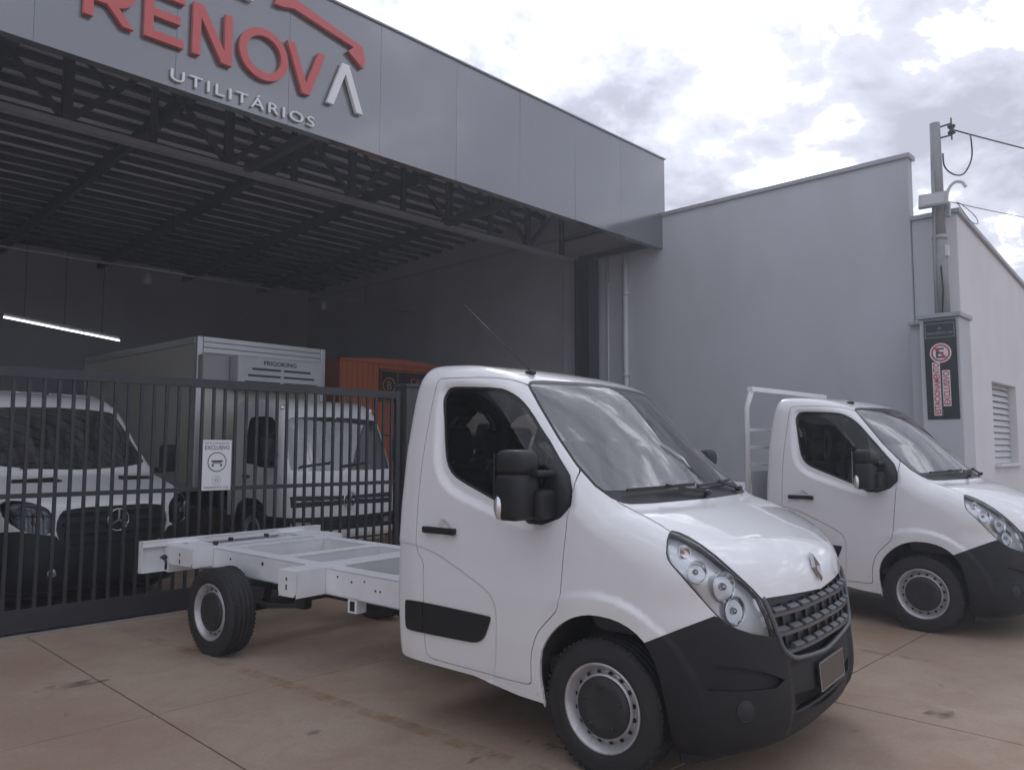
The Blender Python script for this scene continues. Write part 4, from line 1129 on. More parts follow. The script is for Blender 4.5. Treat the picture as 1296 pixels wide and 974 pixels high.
sh.region(STRIP, SIDE, 'strip_d', only=['door'], mask=rt)
sh.region(STRIP, SIDE, 'strip_b', only=['body'], mask=rt)
# rear window of the cab
sh.region(chaikin([(-0.62, 1.46), (-0.62, 1.90), (-0.06, 1.93), (-0.06, 1.46)], 2), FRONT, 'rglass', only=['body'], mask=lambda c: c[:, 0] < -1.38)
sh.finish()

def cab_van(label, cat, group):
    v = empty('cab_van', V1_POS, V1_H)
    tag(v, label, cat, group)
    sh.part('cab_body', 'body', M['paint'], v, 'B', gap=0)
    sh.part('cab_lining', 'body', M['inner'], v, 'B', off=-0.032, gap=0, depth=0, flip=True)
    sh.part('bonnet', 'hood', M['paint'], v, 'B', gap=0)
    sh.part('windscreen', 'glass', M['screen_glass'], v, 'B', off=-0.004, gap=0, depth=0)
    sh.part('windscreen_seal', 'screen', M['seal'], v, 'B', off=-0.002, gap=0)
    sh.part('scuttle_panel', 'cowl', M['trim'], v, 'B', off=-0.006)
    bmp = sh.part('front_bumper', 'bumper', M['plastic'], v, 'B', off=0.004, gap=0, depth=0.03)
    for sd in 'RL': sh.part('bumper_vent', 'vent', M['plastic'], bmp, sd, off=-0.022, gap=0, depth=0)
    sh.part('lower_intake', 'intake', M['hole'], bmp, 'B', off=-0.045, gap=0, depth=0)
    # lower intake bar and fog lamps
    ys = np.linspace(-0.56, 0.56, 25); P, N = sh.front(ys, 0.345)
    MB().tube([p-n*0.006 for p, n in zip(P, N)], 0.011, 6).build('intake_bar', M['plastic'], bmp)
    fp, fn = sh.march(photo.c, np.array([photo.ray((943.5, 899.5))]))
    for sg in (1, -1):
        c = Vector((fp[0][0], fp[0][1]*sg, fp[0][2])); n = Vector((fn[0][0], fn[0][1]*sg, fn[0][2]))
        q = Matrix.Translation(c) @ n.to_track_quat('Z', 'Y').to_matrix().to_4x4()
        fl = MB().lathe([(0.050, 0.004), (0.047, 0.012), (0.042, 0.008)], 24, 'z').xf(q).build('fog_lamp', M['trim'], bmp)
        MB().lathe([(0.042, 0.009), (0.03, 0.013), (0.001, 0.015)], 20, 'z').xf(q).build('fog_lens', M['trim'], fl)
    for sd in 'RL':
        sg = -1 if sd == 'R' else 1
        d = sh.part('door', 'door', M['paint'], v, sd, gap=0, depth=0.03)
        sh.part('door_lining', 'door', M['inner'], d, sd, off=-0.05, gap=0, depth=0, flip=True)
        sh.part('window_seal', 'wseal', M['seal'], d, sd, off=-0.006, gap=0, depth=0.01)
        sh.part('window_glass', 'wglass', M['side_glass'], d, sd, off=-0.010, gap=0, depth=0)
        sh.part('mirror_mount', 'sail', M['trim'], d, sd, off=0.002, gap=0, depth=0.012)
        sh.part('door_moulding', 'strip_d', M['plastic'], d, sd, off=0.012, gap=0, depth=0.016)
        sh.part('side_moulding', 'strip_b', M['plastic'], v, sd, off=0.012, gap=0, depth=0.016)
        # window divider
        p0, _ = sh.sidept([-0.69, -0.705], [2.0, 1.36])
        MB().bar((p0[0][0], -sg*p0[0][1]*1.0+0.016*-sg, p0[0][2]), (p0[1][0], -sg*p0[1][1]+0.016*-sg, p0[1][2]), 0.014, 0.045, (1, 0, 0)).build('window_divider', M['trim'], d)
        # handle
        hp, _ = sh.sidept([-1.215, -0.965], [1.172, 1.165])
        y0 = abs(hp[0][1])
        hb = MB()
        hb.box((-1.090, sg*(y0+0.026), 1.168), (0.262, 0.022, 0.040), 0.009)
        hb.box((-1.195, sg*(y0+0.010), 1.168), (0.035, 0.036, 0.034), 0.004)
        hb.box((-0.985, sg*(y0+0.010), 1.168), (0.035, 0.036, 0.034), 0.004)
        hb.build('door_handle', M['plastic'], d)
        # exterior mirror
        mm = MB().box((-0.395, sg*1.165, 1.585), (0.165, 0.215, 0.135), 0.048, seg=4)
        mm.box((-0.395, sg*1.165, 1.405), (0.160, 0.220, 0.250), 0.040, seg=4)
        mi = mm.build('door_mirror', M['plastic'], d, smooth=True)
        ar = MB().box((-0.330, sg*1.055, 1.525), (0.110, 0.17, 0.035), 0.012)
        ar.box((-0.310, sg*1.05, 1.36), (0.09, 0.15, 0.16), 0.03, seg=3)
        ar.build('mirror_arm', M['plastic'], mi)
        MB().ball((-0.440, sg*1.262, 1.350), 0.052, (0.55, 0.50, 1.30), 14).xf(Matrix.Identity(4)).build('mirror_indicator', M['chrome2'], mi)
        MB().box((-0.481, sg*1.165, 1.48), (0.004, 0.18, 0.30), 0.0).build('mirror_glass', M['chrome'], mi)
        # headlamp: clear lens over a silver housing with three bowls
        hl = sh.part('headlamp', 'lamp', M['seal'], v, sd, off=0.001, gap=0, depth=0.006)
        sh.part('lens', 'lens', M['lens'], hl, sd, off=0.0, gap=0, depth=0)
        sh.part('housing', ['lens', 'lamp'], M['lamp_silver'], hl, sd, off=-0.045, gap=0, depth=-0.04)
        for px, r_, bm_ in (((867, 691), 0.036, 'amber'), ((882.5, 722), 0.056, 'chrome'), ((921, 742), 0.078, 'chrome'), ((935, 773), 0.070, 'chrome')):
            pp, nn = sh.march(photo.c, np.array([photo.ray(px)])); pp, nn = pp[0], nn[0]
            c = Vector((pp[0], -sg*pp[1], pp[2])); n = Vector((nn[0]+0.5, -sg*nn[1], nn[2]*0.4)).normalized()
            q = Matrix.Translation(c-Vector((nn[0], -sg*nn[1], nn[2]))*0.036) @ n.to_track_quat('Z', 'Y').to_matrix().to_4x4()
            b_ = MB().lathe([(r_, 0.010), (r_*0.96, 0.013), (r_*0.90, 0.008), (r_*0.75, -0.012), (r_*0.45, -0.030), (0.004, -0.036)], 28, 'z').xf(q).build('reflector_bowl', M['chrome'], hl)
            MB().ball((0, 0, -0.008), r_*0.26, (1, 1, 1.3), 10).xf(q).build('bulb', M['amber'] if bm_ == 'amber' else M['badge'], b_)
    # grille
    gr = sh.part('grille', 'grille', M['trim'], v, 'B', off=-0.045, gap=0, depth=0)
    ptsG = ZM(*ZD, [(424, 338), (452, 398), (476, 462), (496, 516), (512, 540), (530, 553), (552, 559), (600, 548), (636, 536), (668, 521)])
    hp, hn = sh.march(photo.c, np.array([photo.ray(p) for p in catmull(ptsG, 4)]))
    hp = hp[hp[:, 1] < 0.0]
    right = [Vector(p) for p in hp]; left = [Vector((p.x, -p.y, p.z)) for p in right[::-1]]
    MB().tube(right+left, 0.013, 8).build('grille_frame', M['grille'], gr)
    zg, _ = sh.march(photo.c, np.array([photo.ray(p) for p in ZM(*ZD, [(600, 352), (612, 421), (622, 486)])]))
    for zc, yh in zip(zg[:, 2], (0.635, 0.60, 0.565)):
        ys = np.linspace(-yh, yh, 41); P, N = sh.front(ys, zc)
        nb = MB()
        pts = [p-n*0.012 for p, n in zip(P, N)]
        for a, b in zip(pts, pts[1:]): nb.bar(Vector(a)-Vector((0, 0, 0.013)), Vector(b)-Vector((0, 0, 0.013)), 0.034, 0.016)
        for k in range(9):
            yc = (k-4)*0.1375
            if abs(yc) > yh-0.03: continue
            yy = np.linspace(yc-0.047, yc+0.047, 6); P2, N2 = sh.front(yy, zc)
            for (a, na), (b, nb_) in zip(zip(P2, N2), zip(P2[1:], N2[1:])):
                nb.bar(Vector(a-na*0.010)+Vector((0, 0, 0.004)), Vector(b-nb_*0.010)+Vector((0, 0, 0.004)), 0.030, 0.026, (0.5, 0, 1))
        nb.build('grille_bar', M['grille'], gr)
    vb = MB()
    for k in range(10):
        yc = (k-4.5)*0.1375
        if abs(yc) > 0.56: continue
        P, N = sh.front([yc, yc], [0.89, 0.64]); vb.bar(P[0]-N[0]*0.03, P[1]-N[1]*0.03, 0.010, 0.03, (0, 1, 0))
    tag(vb.build('grille_ribs', M['trim'], gr), kind='stuff')
    # diamond badge
    bp, bn = sh.march(photo.c, np.array([photo.ray((1033, 716))])); z0 = bp[0][2]
    bp, bn = sh.front([0.0], [z0]); n = Vector((bn[0][0], 0, bn[0][2])).normalized(); up = Vector((-n.z, 0, n.x)); c = Vector(bp[0])+n*0.004
    bb = MB(); Y = Vector((0, 1, 0))
    outr = [c+up*0.085, c+Y*0.058, c-up*0.085, c-Y*0.058]; innr = [c+up*0.046, c+Y*0.026, c-up*0.046, c-Y*0.026]
    top = [bb.bm.verts.new(p.lerp(q_, 0.5)+n*0.016) for p, q_ in zip(outr, innr)]; o_ = [bb.bm.verts.new(p) for p in outr]; i_ = [bb.bm.verts.new(p) for p in innr]
    for k in range(4):
        j = (k+1) % 4; bb.bm.faces.new([o_[k], o_[j], top[j], top[k]]); bb.bm.faces.new([top[k], top[j], i_[j], i_[k]])
    bb.build('badge', M['badge'], v)
    # number plate
    pp, pn = sh.front([0.0], [0.475]); n = Vector((pn[0][0], 0, pn[0][2])).normalized()
    q = Matrix.Translation(Vector(pp[0])+n*0.020) @ Matrix.Rotation(math.atan2(n.z, n.x)*-1, 4, 'Y')
    npl = MB().box((0, 0, 0), (0.008, 0.40, 0.135), 0.003).xf(q).build('number_plate', M['plate'], v)
    fr_ = MB()
    for a, b in (((0, -0.205, -0.07), (0, 0.205, -0.07)), ((0, -0.205, 0.07), (0, 0.205, 0.07)), ((0, -0.205, -0.07), (0, -0.205, 0.07)), ((0, 0.205, -0.07), (0, 0.205, 0.07))): fr_.bar(a, b, 0.012, 0.010)
    fr_.xf(q).build('plate_frame', M['badge'], npl)
    # wipers
    for y0, y1, yp, zb in ((-0.76, -0.16, -0.08, 1.432), (-0.14, 0.46, 0.52, 1.436)):
        ys = np.linspace(y0, y1, 9); P, N = sh.front(ys, np.linspace(zb-0.012, zb+0.004, 9))
        w_ = MB()
        pts = [Vector(p+n*0.022) for p, n in zip(P, N)]
        for a, b in zip(pts, pts[1:]): w_.bar(a, b, 0.012, 0.020)
        P2, N2 = sh.front([yp, (y0+y1)/2], [1.385, zb-0.004])
        w_.bar(P2[0]+N2[0]*0.02, P2[1]+N2[1]*0.040, 0.018, 0.012); w_.box(P2[0]+N2[0]*0.02, (0.04, 0.05, 0.035), 0.01)
        w_.build('wiper', M['trim'], v)
    # roof aerial
    ab, an = sh.march(np.array([-0.73, -0.60, 3.0]), np.array([[0, 0, -1.0]]))
    a0 = Vector(ab[0]); ant = MB().box(a0+Vector((0, 0, 0.010)), (0.07, 0.035, 0.03), 0.010).build('aerial_base', M['trim'], v)
    MB().tube([a0+Vector((0, 0, 0.02)), a0+Vector((-0.555, 0, 0.50))], [0.0045, 0.0028], 6).build('aerial_rod', M['trim'], ant)
    # cab inside
    dsh = MB().prism([(0.16, 1.30), (0.02, 1.335), (-0.16, 1.30), (-0.28, 1.22), (-0.26, 1.0), (-0.10, 0.70), (0.25, 0.70)], -0.86, 0.86, 'y').build('dashboard', M['inner'], v, bevel=0.02)
    MB().lathe([(0.20+0.014*math.cos(t), 0.014*math.sin(t)) for t in np.linspace(0, 2*math.pi, 9)[:-1]], 32, 'x', close=True).xf(Matrix.Translation((-0.42, 0.46, 1.26)) @ Matrix.Rotation(R(32), 4, 'Y')).build('steering_wheel', M['trim'], v)
    for yc, wd in ((0.50, 0.50), (-0.26, 0.46), (-0.70, 0.40)):
        st = MB().box((-0.86, yc, 0.83), (0.52, wd, 0.17), 0.06, seg=3).build('seat', M['seat'], v, smooth=True)
        MB().box((-1.17, yc, 1.20), (0.16, wd, 0.66), 0.06, Matrix.Rotation(R(-10), 4, 'Y'), 3).build('backrest', M['seat'], st, smooth=True)
        MB().box((-1.26, yc, 1.68), (0.10, 0.27, 0.20), 0.045, Matrix.Rotation(R(-8), 4, 'Y'), 3).build('headrest', M['seat'], st, smooth=True)
    MB().box((-0.62, 0, 0.50), (1.68, 1.80, 0.06)).build('cab_floor', M['under'], v)
    sh.part('rear_window', 'rglass', M['side_glass'], v, 'B', off=-0.006, gap=0, depth=0)
    # underside, wheel housings, sills
    ub = MB().box((-0.93, 0, 0.41), (1.06, 1.78, 0.14), 0.02)
    ub.box((0.28, 0, 0.40), (0.82, 1.12, 0.26), 0.03)
    ub.build('underbody', M['under'], v)
    for sg in (-1, 1):
        wb = MB(); n = 22; pts = []
        for k in range(n+1):
            t = math.pi*k/n; pts.append((0.015+0.40*math.cos(t), 0.335+0.515*math.sin(t)))
        A = [wb.bm.verts.new((p[0], sg*0.995, p[1])) for p in pts]; B = [wb.bm.verts.new((p[0], sg*0.55, p[1])) for p in pts]
        for k in range(n): wb.bm.faces.new([A[k], A[k+1], B[k+1], B[k]])
        wb.bm.faces.new(B)
        wb.build('wheel_housing', M['under'], v)
    fw = [make_wheel('front_wheel', v, (0, -0.868, 0.34)), make_wheel('front_wheel', v, (0, 0.868, 0.34), True)]
    rw = [make_wheel('rear_wheel', v, (-3.682, -0.862, 0.34)), make_wheel('rear_wheel', v, (-3.682, 0.862, 0.34), True)]
    MB().tube([(-3.682, -0.76, 0.33), (-3.682, 0.76, 0.33)], 0.045, 12).build('rear_axle', M['under'], v)
    MB().tube([(0, -0.76, 0.34), (0, 0.76, 0.34)], 0.035, 10).build('front_axle', M['under'], v)
    return v

# ladder frame measured behind the cab (top rises slightly to the rear)
def zt(x): return 0.735+0.017*(-1.9-x)
def ladder_frame(v):
    fr = empty('ladder_frame'); fr.parent = v
    fp = M['frame_paint']
    for sg in (-1, 1):
        # C-shaped side rail: web and two flanges
        rl = MB()
        xa, xb = -1.30, -4.80; h = 0.195
        yo = 0.62
        for (y_, w_, dz, hh) in ((yo-0.004, 0.008, -h/2, h), (yo-0.075, 0.15, -0.004, 0.008), (yo-0.075, 0.15, -h+0.004, 0.008)):
            a = Vector((xa, sg*y_, zt(xa)+dz)); b = Vector((xb, sg*y_, zt(xb)+dz)); rl.bar(a, b, w_, hh)
        rl.bar((xa, sg*(yo-0.146), zt(xa)-h/2), (xb, sg*(yo-0.146), zt(xb)-h/2), 0.008, h-0.02)
        rl.build('side_rail', fp, fr)
        hb = MB()
        for x, dz, r_ in ((-2.05, -0.10, 0.008), (-2.10, -0.10, 0.008), (-2.22, -0.05, 0.007), (-2.36, -0.07, 0.008), (-2.52, -0.05, 0.008), (-3.05, -0.07, 0.012), (-3.48, -0.06, 0.014), (-3.95, -0.07, 0.010)):
            hb.lathe([(r_, 0), (r_, 0.003), (0.0005, 0.003)], 10, 'y', (x, sg*(yo+0.001) if sg > 0 else -(yo+0.004), zt(x)+dz))
        tag(hb.build('rail_holes', M['hole'], fr), kind='stuff')
        # outriggers before and behind the rear wheel
        for x0, x1, yt, hh in ((-2.66, -2.88, 0.885, 0.19), (-4.22, -4.62, 0.815, 0.155)):
            ob = MB()
            zc = zt((x0+x1)/2)+0.003
            ob.prism([(x0, sg*0.6), (x0, sg*yt), (x1, sg*yt), (x1, sg*0.6)], zc-0.008, zc, 'z')
            ob.box((x0-0.004, sg*(0.623+yt)/2, zc-0.008-hh/2), (0.008, yt-0.623, hh))
            ob.box((x1+0.004, sg*(0.623+yt)/2, zc-0.008-hh/2), (0.008, yt-0.623, hh))
            c_ = 0.035
            ob.prism([(x0, zc-0.002), (x1, zc-0.002), (x1, zc-hh+c_), (x1+c_, zc-hh-0.004), (x0-c_, zc-hh-0.004), (x0, zc-hh+c_)], sg*(yt-0.004), sg*(yt+0.004), 'y')
            ob.build('outrigger', fp, fr)
            sb = MB(); xm = (x0+x1)/2
            sb.box((xm-0.01, sg*(yt+0.005), zc-0.065), (0.016, 0.003, 0.022)); sb.box((xm-0.01, sg*(yt+0.005), zc-0.125), (0.014, 0.003, 0.042))
            sb.build('outrigger_slot', M['hole'], fr)
    for x0, x1 in ((-2.64, -2.90), (-3.27, -3.42), (-4.06, -4.20), (-4.30, -4.42), (-1.95, -2.05)):
        cm = MB(); xm = (x0+x1)/2; w_ = abs(x1-x0); z_ = zt(xm)
        cm.box((xm, 0, z_-0.002), (w_, 0.938, 0.008)); cm.box((x0-0.004, 0, z_-0.086), (0.008, 0.938, 0.156)); cm.box((x1+0.004, 0, z_-0.086), (0.008, 0.938, 0.156))
        cm.build('cross_member', fp, fr)
    # rear beam: tall channel across the end
    rb = MB(); zr = 0.815
    rb.box((-4.845, 0, zr-0.14), (0.008, 1.96, 0.28)); rb.box((-4.81, 0, zr-0.004), (0.07, 1.96, 0.008)); rb.box((-4.81, 0, zr-0.276), (0.07, 1.96, 0.008))
    rb.box((-4.785, 0, zr-0.03), (0.006, 1.96, 0.05))
    for sg in (-1, 1): rb.box((-4.813, sg*0.977, zr-0.14), (0.062, 0.006, 0.264))
    rb.build('rear_beam', fp, fr)
    for sg in (-1, 1):
        MB().box((-4.79, sg*0.60, zt(-4.8)-0.13), (0.10, 0.30, 0.26)).build('beam_bracket', fp, fr)
    hk = MB().tube([(-4.79, -0.80, 0.66), (-4.72, -0.80, 0.66), (-4.70, -0.80, 0.62), (-4.70, -0.80, 0.56)], 0.012, 8); hk.ball((-4.73, -0.80, 0.665), 0.026, n=10)
    hk.build('wire_clip', M['trim'], fr)
    for x_, y_ in ((-4.50, -0.28), (-4.52, 0.12), (-4.36, -0.52)):
        MB().box((x_, y_, zt(x_)+0.018), (0.05, 0.03, 0.035), 0.006).build('rubber_stop', M['trim'], fr)
    # springs, hanger, spare tank, silencer below
    for sg in (-1, 1):
        sp = MB()
        pts = [(-2.95, sg*0.62, 0.43), (-3.3, sg*0.62, 0.385), (-3.682, sg*0.62, 0.37), (-4.1, sg*0.62, 0.40), (-4.45, sg*0.62, 0.50)]
        for a, b in zip(pts, pts[1:]): sp.bar(a, b, 0.07, 0.028)
        sp.box((-2.93, sg*0.62, 0.49), (0.12, 0.09, 0.16), 0.02); sp.tube([(-3.60, sg*0.5, 0.36), (-3.5, sg*0.5, 0.68)], 0.032, 10)
        sp.build('leaf_spring', M['under'], fr)
    MB().box((-2.35, -0.575, 0.505), (0.10, 0.09, 0.11)).build('bracket', fp, fr)
    MB().box((-2.35, -0.622, 0.50), (0.05, 0.003, 0.07)).build('bracket_recess', M['hole'], fr)
    tk = MB().box((-2.05, 0.20, 0.43), (0.95, 0.55, 0.24), 0.06, seg=3); tk.build('fuel_tank', M['under'], fr)
    MB().tube([(-1.6, -0.15, 0.42), (-2.7, -0.15, 0.42), (-3.1, -0.2, 0.44), (-4.4, -0.3, 0.44)], 0.035, 10).build('exhaust_pipe', M['under'], fr)
    sw = make_wheel('spare_wheel', fr, (-2.28, 0.25, 0.36)); sw.rotation_euler = (R(90), 0, 0); sw.location = (-2.35, 0.62, 0.34)
    return fr
van1 = cab_van('white cab van with a bare white ladder frame and one rear wheel showing', 'van', 'white cab vans')
van2 = copy_tree(van1)
van2.name = 'cab_van.001'
van2.location = (8.7530, 2.3313, 0); van2.rotation_euler = (0, 0, R(-90.6))
van2['label'] = 'white cab van with flat load bed and tubular headboard, beside the tall grey side wall'
ladder_frame(van1)
for ch in list(van2.children):
    if ch.name.startswith('aerial_base'):
        for g in ch.children: g.scale = (0.25, 0.25, 0.25); g.location = Vector((-0.73, -0.6, 2.19))*0.75
# load bed of the second van
bed = empty('load_bed'); bed.parent = van2
dk = MB().box((-3.20, 0, 0.86), (3.0, 2.06, 0.06), 0.004); dk.build('deck', M['frame_paint'], bed)
for sg in (-1, 1):
    MB().box((-3.20, sg*1.045, 1.02), (2.98, 0.03, 0.36), 0.004).build('drop_side', M['frame_paint'], bed)
    MB().bar((-1.3, sg*0.45, 0.72), (-4.75, sg*0.45, 0.78), 0.08, 0.18).build('side_rail', M['under'], bed)
MB().box((-4.715, 0, 1.02), (0.03, 2.04, 0.36), 0.004).build('tail_board', M['frame_paint'], bed)
hbx = -1.72
for sg in (-1, 1):
    MB().tube([(hbx, sg*0.93, 0.89), (hbx, sg*0.93, 2.10), (hbx+0.06, sg*0.93, 2.28)], 0.035, 4).build('headboard_post', M['frame_paint'], bed)
MB().bar((hbx+0.06, -0.96, 2.30), (hbx+0.06, 0.96, 2.30), 0.06, 0.05).build('headboard_rail', M['frame_paint'], bed)
for k in range(5):
    MB().box((hbx, 0, 1.10+0.19*k), (0.03, 1.80, 0.032), 0.003).build('headboard_slat', M['frame_paint'], bed)
MB().box((hbx+0.03, 0, 1.15), (0.012, 1.80, 0.52)).build('headboard_panel', M['alu'], bed)
# ------------------------------------------------------------------ panel van behind the gate
pv_prof = [(0.72, 0.20), (0.88, 0.24), (0.96, 0.33), (0.985, 0.48), (0.98, 0.62), (0.965, 0.80), (0.94, 0.98), (0.90, 1.08), (0.80, 1.165), (0.62, 1.235), (0.42, 1.300), (0.28, 1.345), (0.22, 1.385), (0.12, 1.50),
           (-0.10, 1.745), (-0.30, 1.955), (-0.44, 2.09), (-0.56, 2.18), (-0.75, 2.26), (-1.05, 2.32), (-1.6, 2.35), (-2.4, 2.35)]
def pv_sweep(a, z):
    lowr = 0.50*(1-np.clip(1-np.clip(a/1.06, 0, 0.9999)**2.6, 1e-6, 1)**(1/2.6)); k = np.interp(z, [1.0, 1.35, 1.7, 2.1], [0.16, 0.20, 0.26, 0.2]); w = sstep(z, 0.95, 1.3)
    return lowr*(1-w)+k*a*a*w
def pv_W(x, z): return np.interp(z, [0.1, 0.35, 0.7, 1.1, 1.35, 1.8, 2.1, 2.5], [0.93, 0.98, 1.005, 1.0, 0.985, 0.93, 0.875, 0.78])
pv = Shell(pv_prof, pv_sweep, pv_W, lambda z: np.full_like(z, -4.6), (-2.0, -1.12, 0.12), (1.12, 0.07, 2.48), 0.034, 0.16, 0.09)
pv.keep(pv.V[pv.F].mean(1)[:, 0] > -1.95)
pv.region([(-0.36, 0.0), (-0.38, 0.45), (-0.32, 0.62), (-0.18, 0.75), (0, 0.80), (0.18, 0.75), (0.32, 0.62), (0.38, 0.45), (0.38, 0.0)], SIDE, 'drop', mask=rt)
pv.region([(-5, 0), (-5, 0.36), (-0.36, 0.33), (-0.36, 0)], SIDE, 'drop')
pv.keep(pv.lab != pv.names.index('drop'))
fwd = lambda c: c[:, 0] > -0.7
PWS = chaikin([(-0.80, 1.46), (-0.87, 1.50), (-0.74, 2.05), (-0.66, 2.10), (0.3, 2.13), (0.3, 1.405), (0.0, 1.405), (-0.5, 1.425)], 1)
pv.region(PWS, FRONT, 'screen', mask=lambda c: (c[:, 0] > -0.75) & (c[:, 2] > 1.3))
pv.region(chaikin([(-0.58, 0.96), (-0.60, 0.80), (-0.50, 0.62), (0.2, 0.60), (0.2, 1.045), (-0.50, 1.045)], 1), FRONT, 'grille', only=['body'], mask=fwd)
pv.region(chaikin([(-0.62, 0.78), (-0.615, 0.98), (-0.66, 1.06), (-0.80, 1.125), (-0.94, 1.14), (-0.99, 1.08), (-0.97, 0.95), (-0.86, 0.83)], 1), FRONT, 'lens', only=['body'], mask=fwd)
pv.region([(-1.3, 0.0), (-1.3, 0.80), (-0.90, 0.84), (-0.60, 0.78), (-0.5, 0.65), (0.4, 0.65), (0.4, 0.0)], FRONT, 'bumper', only=['body'], mask=lambda c: c[:, 0] > 0.35)
pv.region([(-0.78, 1.288), (-0.74, 1.318), (-0.36, 1.332), (-0.30, 1.30), (-0.34, 1.288)], FRONT, 'vent', only=['body'], mask=fwd)
pv.region(chaikin([(-1.15, 1.32), (-1.15, 1.98), (-0.62, 2.0), (-0.40, 1.78), (-0.08, 1.42), (-0.3, 1.28)], 1), SIDE, 'sglass', only=['body'], mask=rt)
pv.finish()
sv = empty('panel_van', (3.03-0.97*math.cos(R(-80)), 8.72-0.97*math.sin(R(-80)), 0), R(-80)); tag(sv, 'white panel van with dark bumper and star badge parked behind the barred gate', 'van')
pv.part('van_body', 'body', M['paint'], sv, 'B')
MB().box((-3.6, 0, 1.33), (3.32, 1.96, 1.98), 0.10, seg=3).build('load_compartment', M['paint'], sv)
pv.part('windscreen', 'screen', M['screen_glass'], sv, 'B', off=-0.004, depth=0)
for sd in 'RL': pv.part('side_glass', 'sglass', M['side_glass'], sv, sd, off=-0.006, depth=0)
pv.part('front_bumper', 'bumper', M['plastic'], sv, 'B', off=0.005)
for sd in 'RL': pv.part('bonnet_vent', 'vent', M['hole'], sv, sd, off=0.003, depth=0)
g_ = pv.part('grille', 'grille', M['trim'], sv, 'B', off=-0.03, gap=-0.003, depth=0)
for zc, yh in ((0.985, 0.52), (0.88, 0.53), (0.775, 0.52), (0.68, 0.44)):
    ys = np.linspace(-yh, yh, 21); P, N = pv.front(ys, zc); b_ = MB()
    for a, b in zip(P, P[1:]): b_.bar(a, b, 0.03, 0.032)
    b_.build('grille_bar', M['plastic'], g_)
P, N = pv.front([0.0], [0.90]); sb_ = MB(); n_ = 32
sb_.lathe([(0.112+0.010*math.cos(t), 0.010*math.sin(t)) for t in np.linspace(0, 2*math.pi, 7)[:-1]], 32, 'x', (P[0][0]+0.022, 0, 0.90), close=True)
for t in (90, 210, 330):
    c = Vector((P[0][0]+0.026, 0, 0.90)); e = c+Vector((0, math.cos(R(t))*0.108, math.sin(R(t))*0.108)); sb_.bar(c, e, 0.022, 0.016, (1, 0, 0))
sb_.build('star_badge', M['chrome'], sv)
for sd, sg in (('R', -1), ('L', 1)):
    l_ = pv.part('headlamp', 'lens', M['side_glass'], sv, sd, off=0.0, depth=0)
    pv.part('lamp_housing', 'lens', M['badge'], l_, sd, off=-0.05, gap=0, depth=-0.05)
    P, N = pv.front([sg*-0.0+sg*0.74, sg*0.86], [0.95, 1.03])
    for p, r_ in zip(P, (0.07, 0.05)):
        MB().lathe([(r_, 0.0), (r_*0.9, -0.005), (r_*0.4, -0.03), (0.003, -0.035)], 20, 'x', (p[0]-0.02, p[1], p[2])).build('reflector_bowl', M['badge'], l_)
    mi = MB().box((0.02, sg*1.14, 1.52), (0.14, 0.20, 0.34), 0.045, seg=3).build('door_mirror', M['plastic'], sv, smooth=True)
    MB().box((0.03, sg*1.03, 1.38), (0.10, 0.12, 0.07), 0.02).build('mirror_arm', M['plastic'], mi)
    P, N = pv.front([sg*0.62], [0.42]); MB().lathe([(0.045, 0.0), (0.04, 0.012), (0.001, 0.016)], 18, 'x', tuple(P[0])).build('fog_lamp', M['chrome2'], sv)
P, N = pv.front([-0.6, 0.0], [1.425, 1.44]); MB().bar(P[0]+N[0]*0.02, P[1]+N[1]*0.02, 0.015, 0.02).build('wiper', M['trim'], sv)
MB().box((-0.72, 0.0, 2.29), (0.10, 0.03, 0.035), 0.01).build('roof_aerial', M['trim'], sv)
MB().prism([(0.20, 1.30), (-0.12, 1.32), (-0.28, 1.22), (-0.2, 0.7), (0.4, 0.7)], -0.86, 0.86, 'y').build('dashboard', M['inner'], sv)
MB().box((-1.5, 0, 1.25), (0.05, 1.84, 1.8)).build('bulkhead', M['inner'], sv)
for yc in (0.5, -0.5):
    st_ = MB().box((-0.85, yc, 0.9), (0.5, 0.5, 0.18), 0.05).build('seat', M['seat'], sv); MB().box((-1.15, yc, 1.32), (0.16, 0.5, 0.7), 0.05).build('backrest', M['seat'], st_); MB().box((-1.18, yc, 1.77), (0.11, 0.27, 0.2), 0.04).build('headrest', M['seat'], st_)
MB().box((-2.0, 0, 0.42), (5.0, 1.5, 0.24)).build('underbody', M['under'], sv)
for x in (0, -3.25):
    make_wheel('wheel', sv, (x, -0.86, 0.34)); make_wheel('wheel', sv, (x, 0.86, 0.34), True)

# ------------------------------------------------------------------ refrigerated truck
tk_prof = [(0.90, 0.28), (1.02, 0.31), (1.07, 0.40), (1.08, 0.60), (1.075, 0.85), (1.06, 1.05), (1.035, 1.22), (1.00, 1.32), (0.93, 1.50), (0.82, 1.78), (0.71, 2.04), (0.63, 2.17), (0.50, 2.29), (0.30, 2.37), (0.0, 2.40), (-0.6, 2.40), (-1.6, 2.40)]
def tk_sweep(a, z): return 0.34*(1-np.clip(1-np.clip(a/1.03, 0, 0.9999)**3.2, 1e-6, 1)**(1/3.2))
def tk_W(x, z): return np.interp(z, [0.1, 0.5, 1.0, 1.3, 1.8, 2.2, 2.5], [0.97, 1.0, 1.005, 1.0, 0.95, 0.90, 0.84])
tk = Shell(tk_prof, tk_sweep, tk_W, lambda z: np.full_like(z, -0.78), (-0.9, -1.1, 0.2), (1.2, 0.07, 2.52), 0.034, 0.14, 0.12)
tk.region([(-0.52, 0.0), (-0.50, 0.62), (-0.40, 0.80), (-0.18, 0.90), (0.18, 0.90), (0.38, 0.82), (0.50, 0.62), (0.52, 0.0)], SIDE, 'drop', mask=rt)
tk.region([(-1.5, 0), (-1.5, 0.62), (-0.45, 0.62), (-0.45, 0)], SIDE, 'drop')
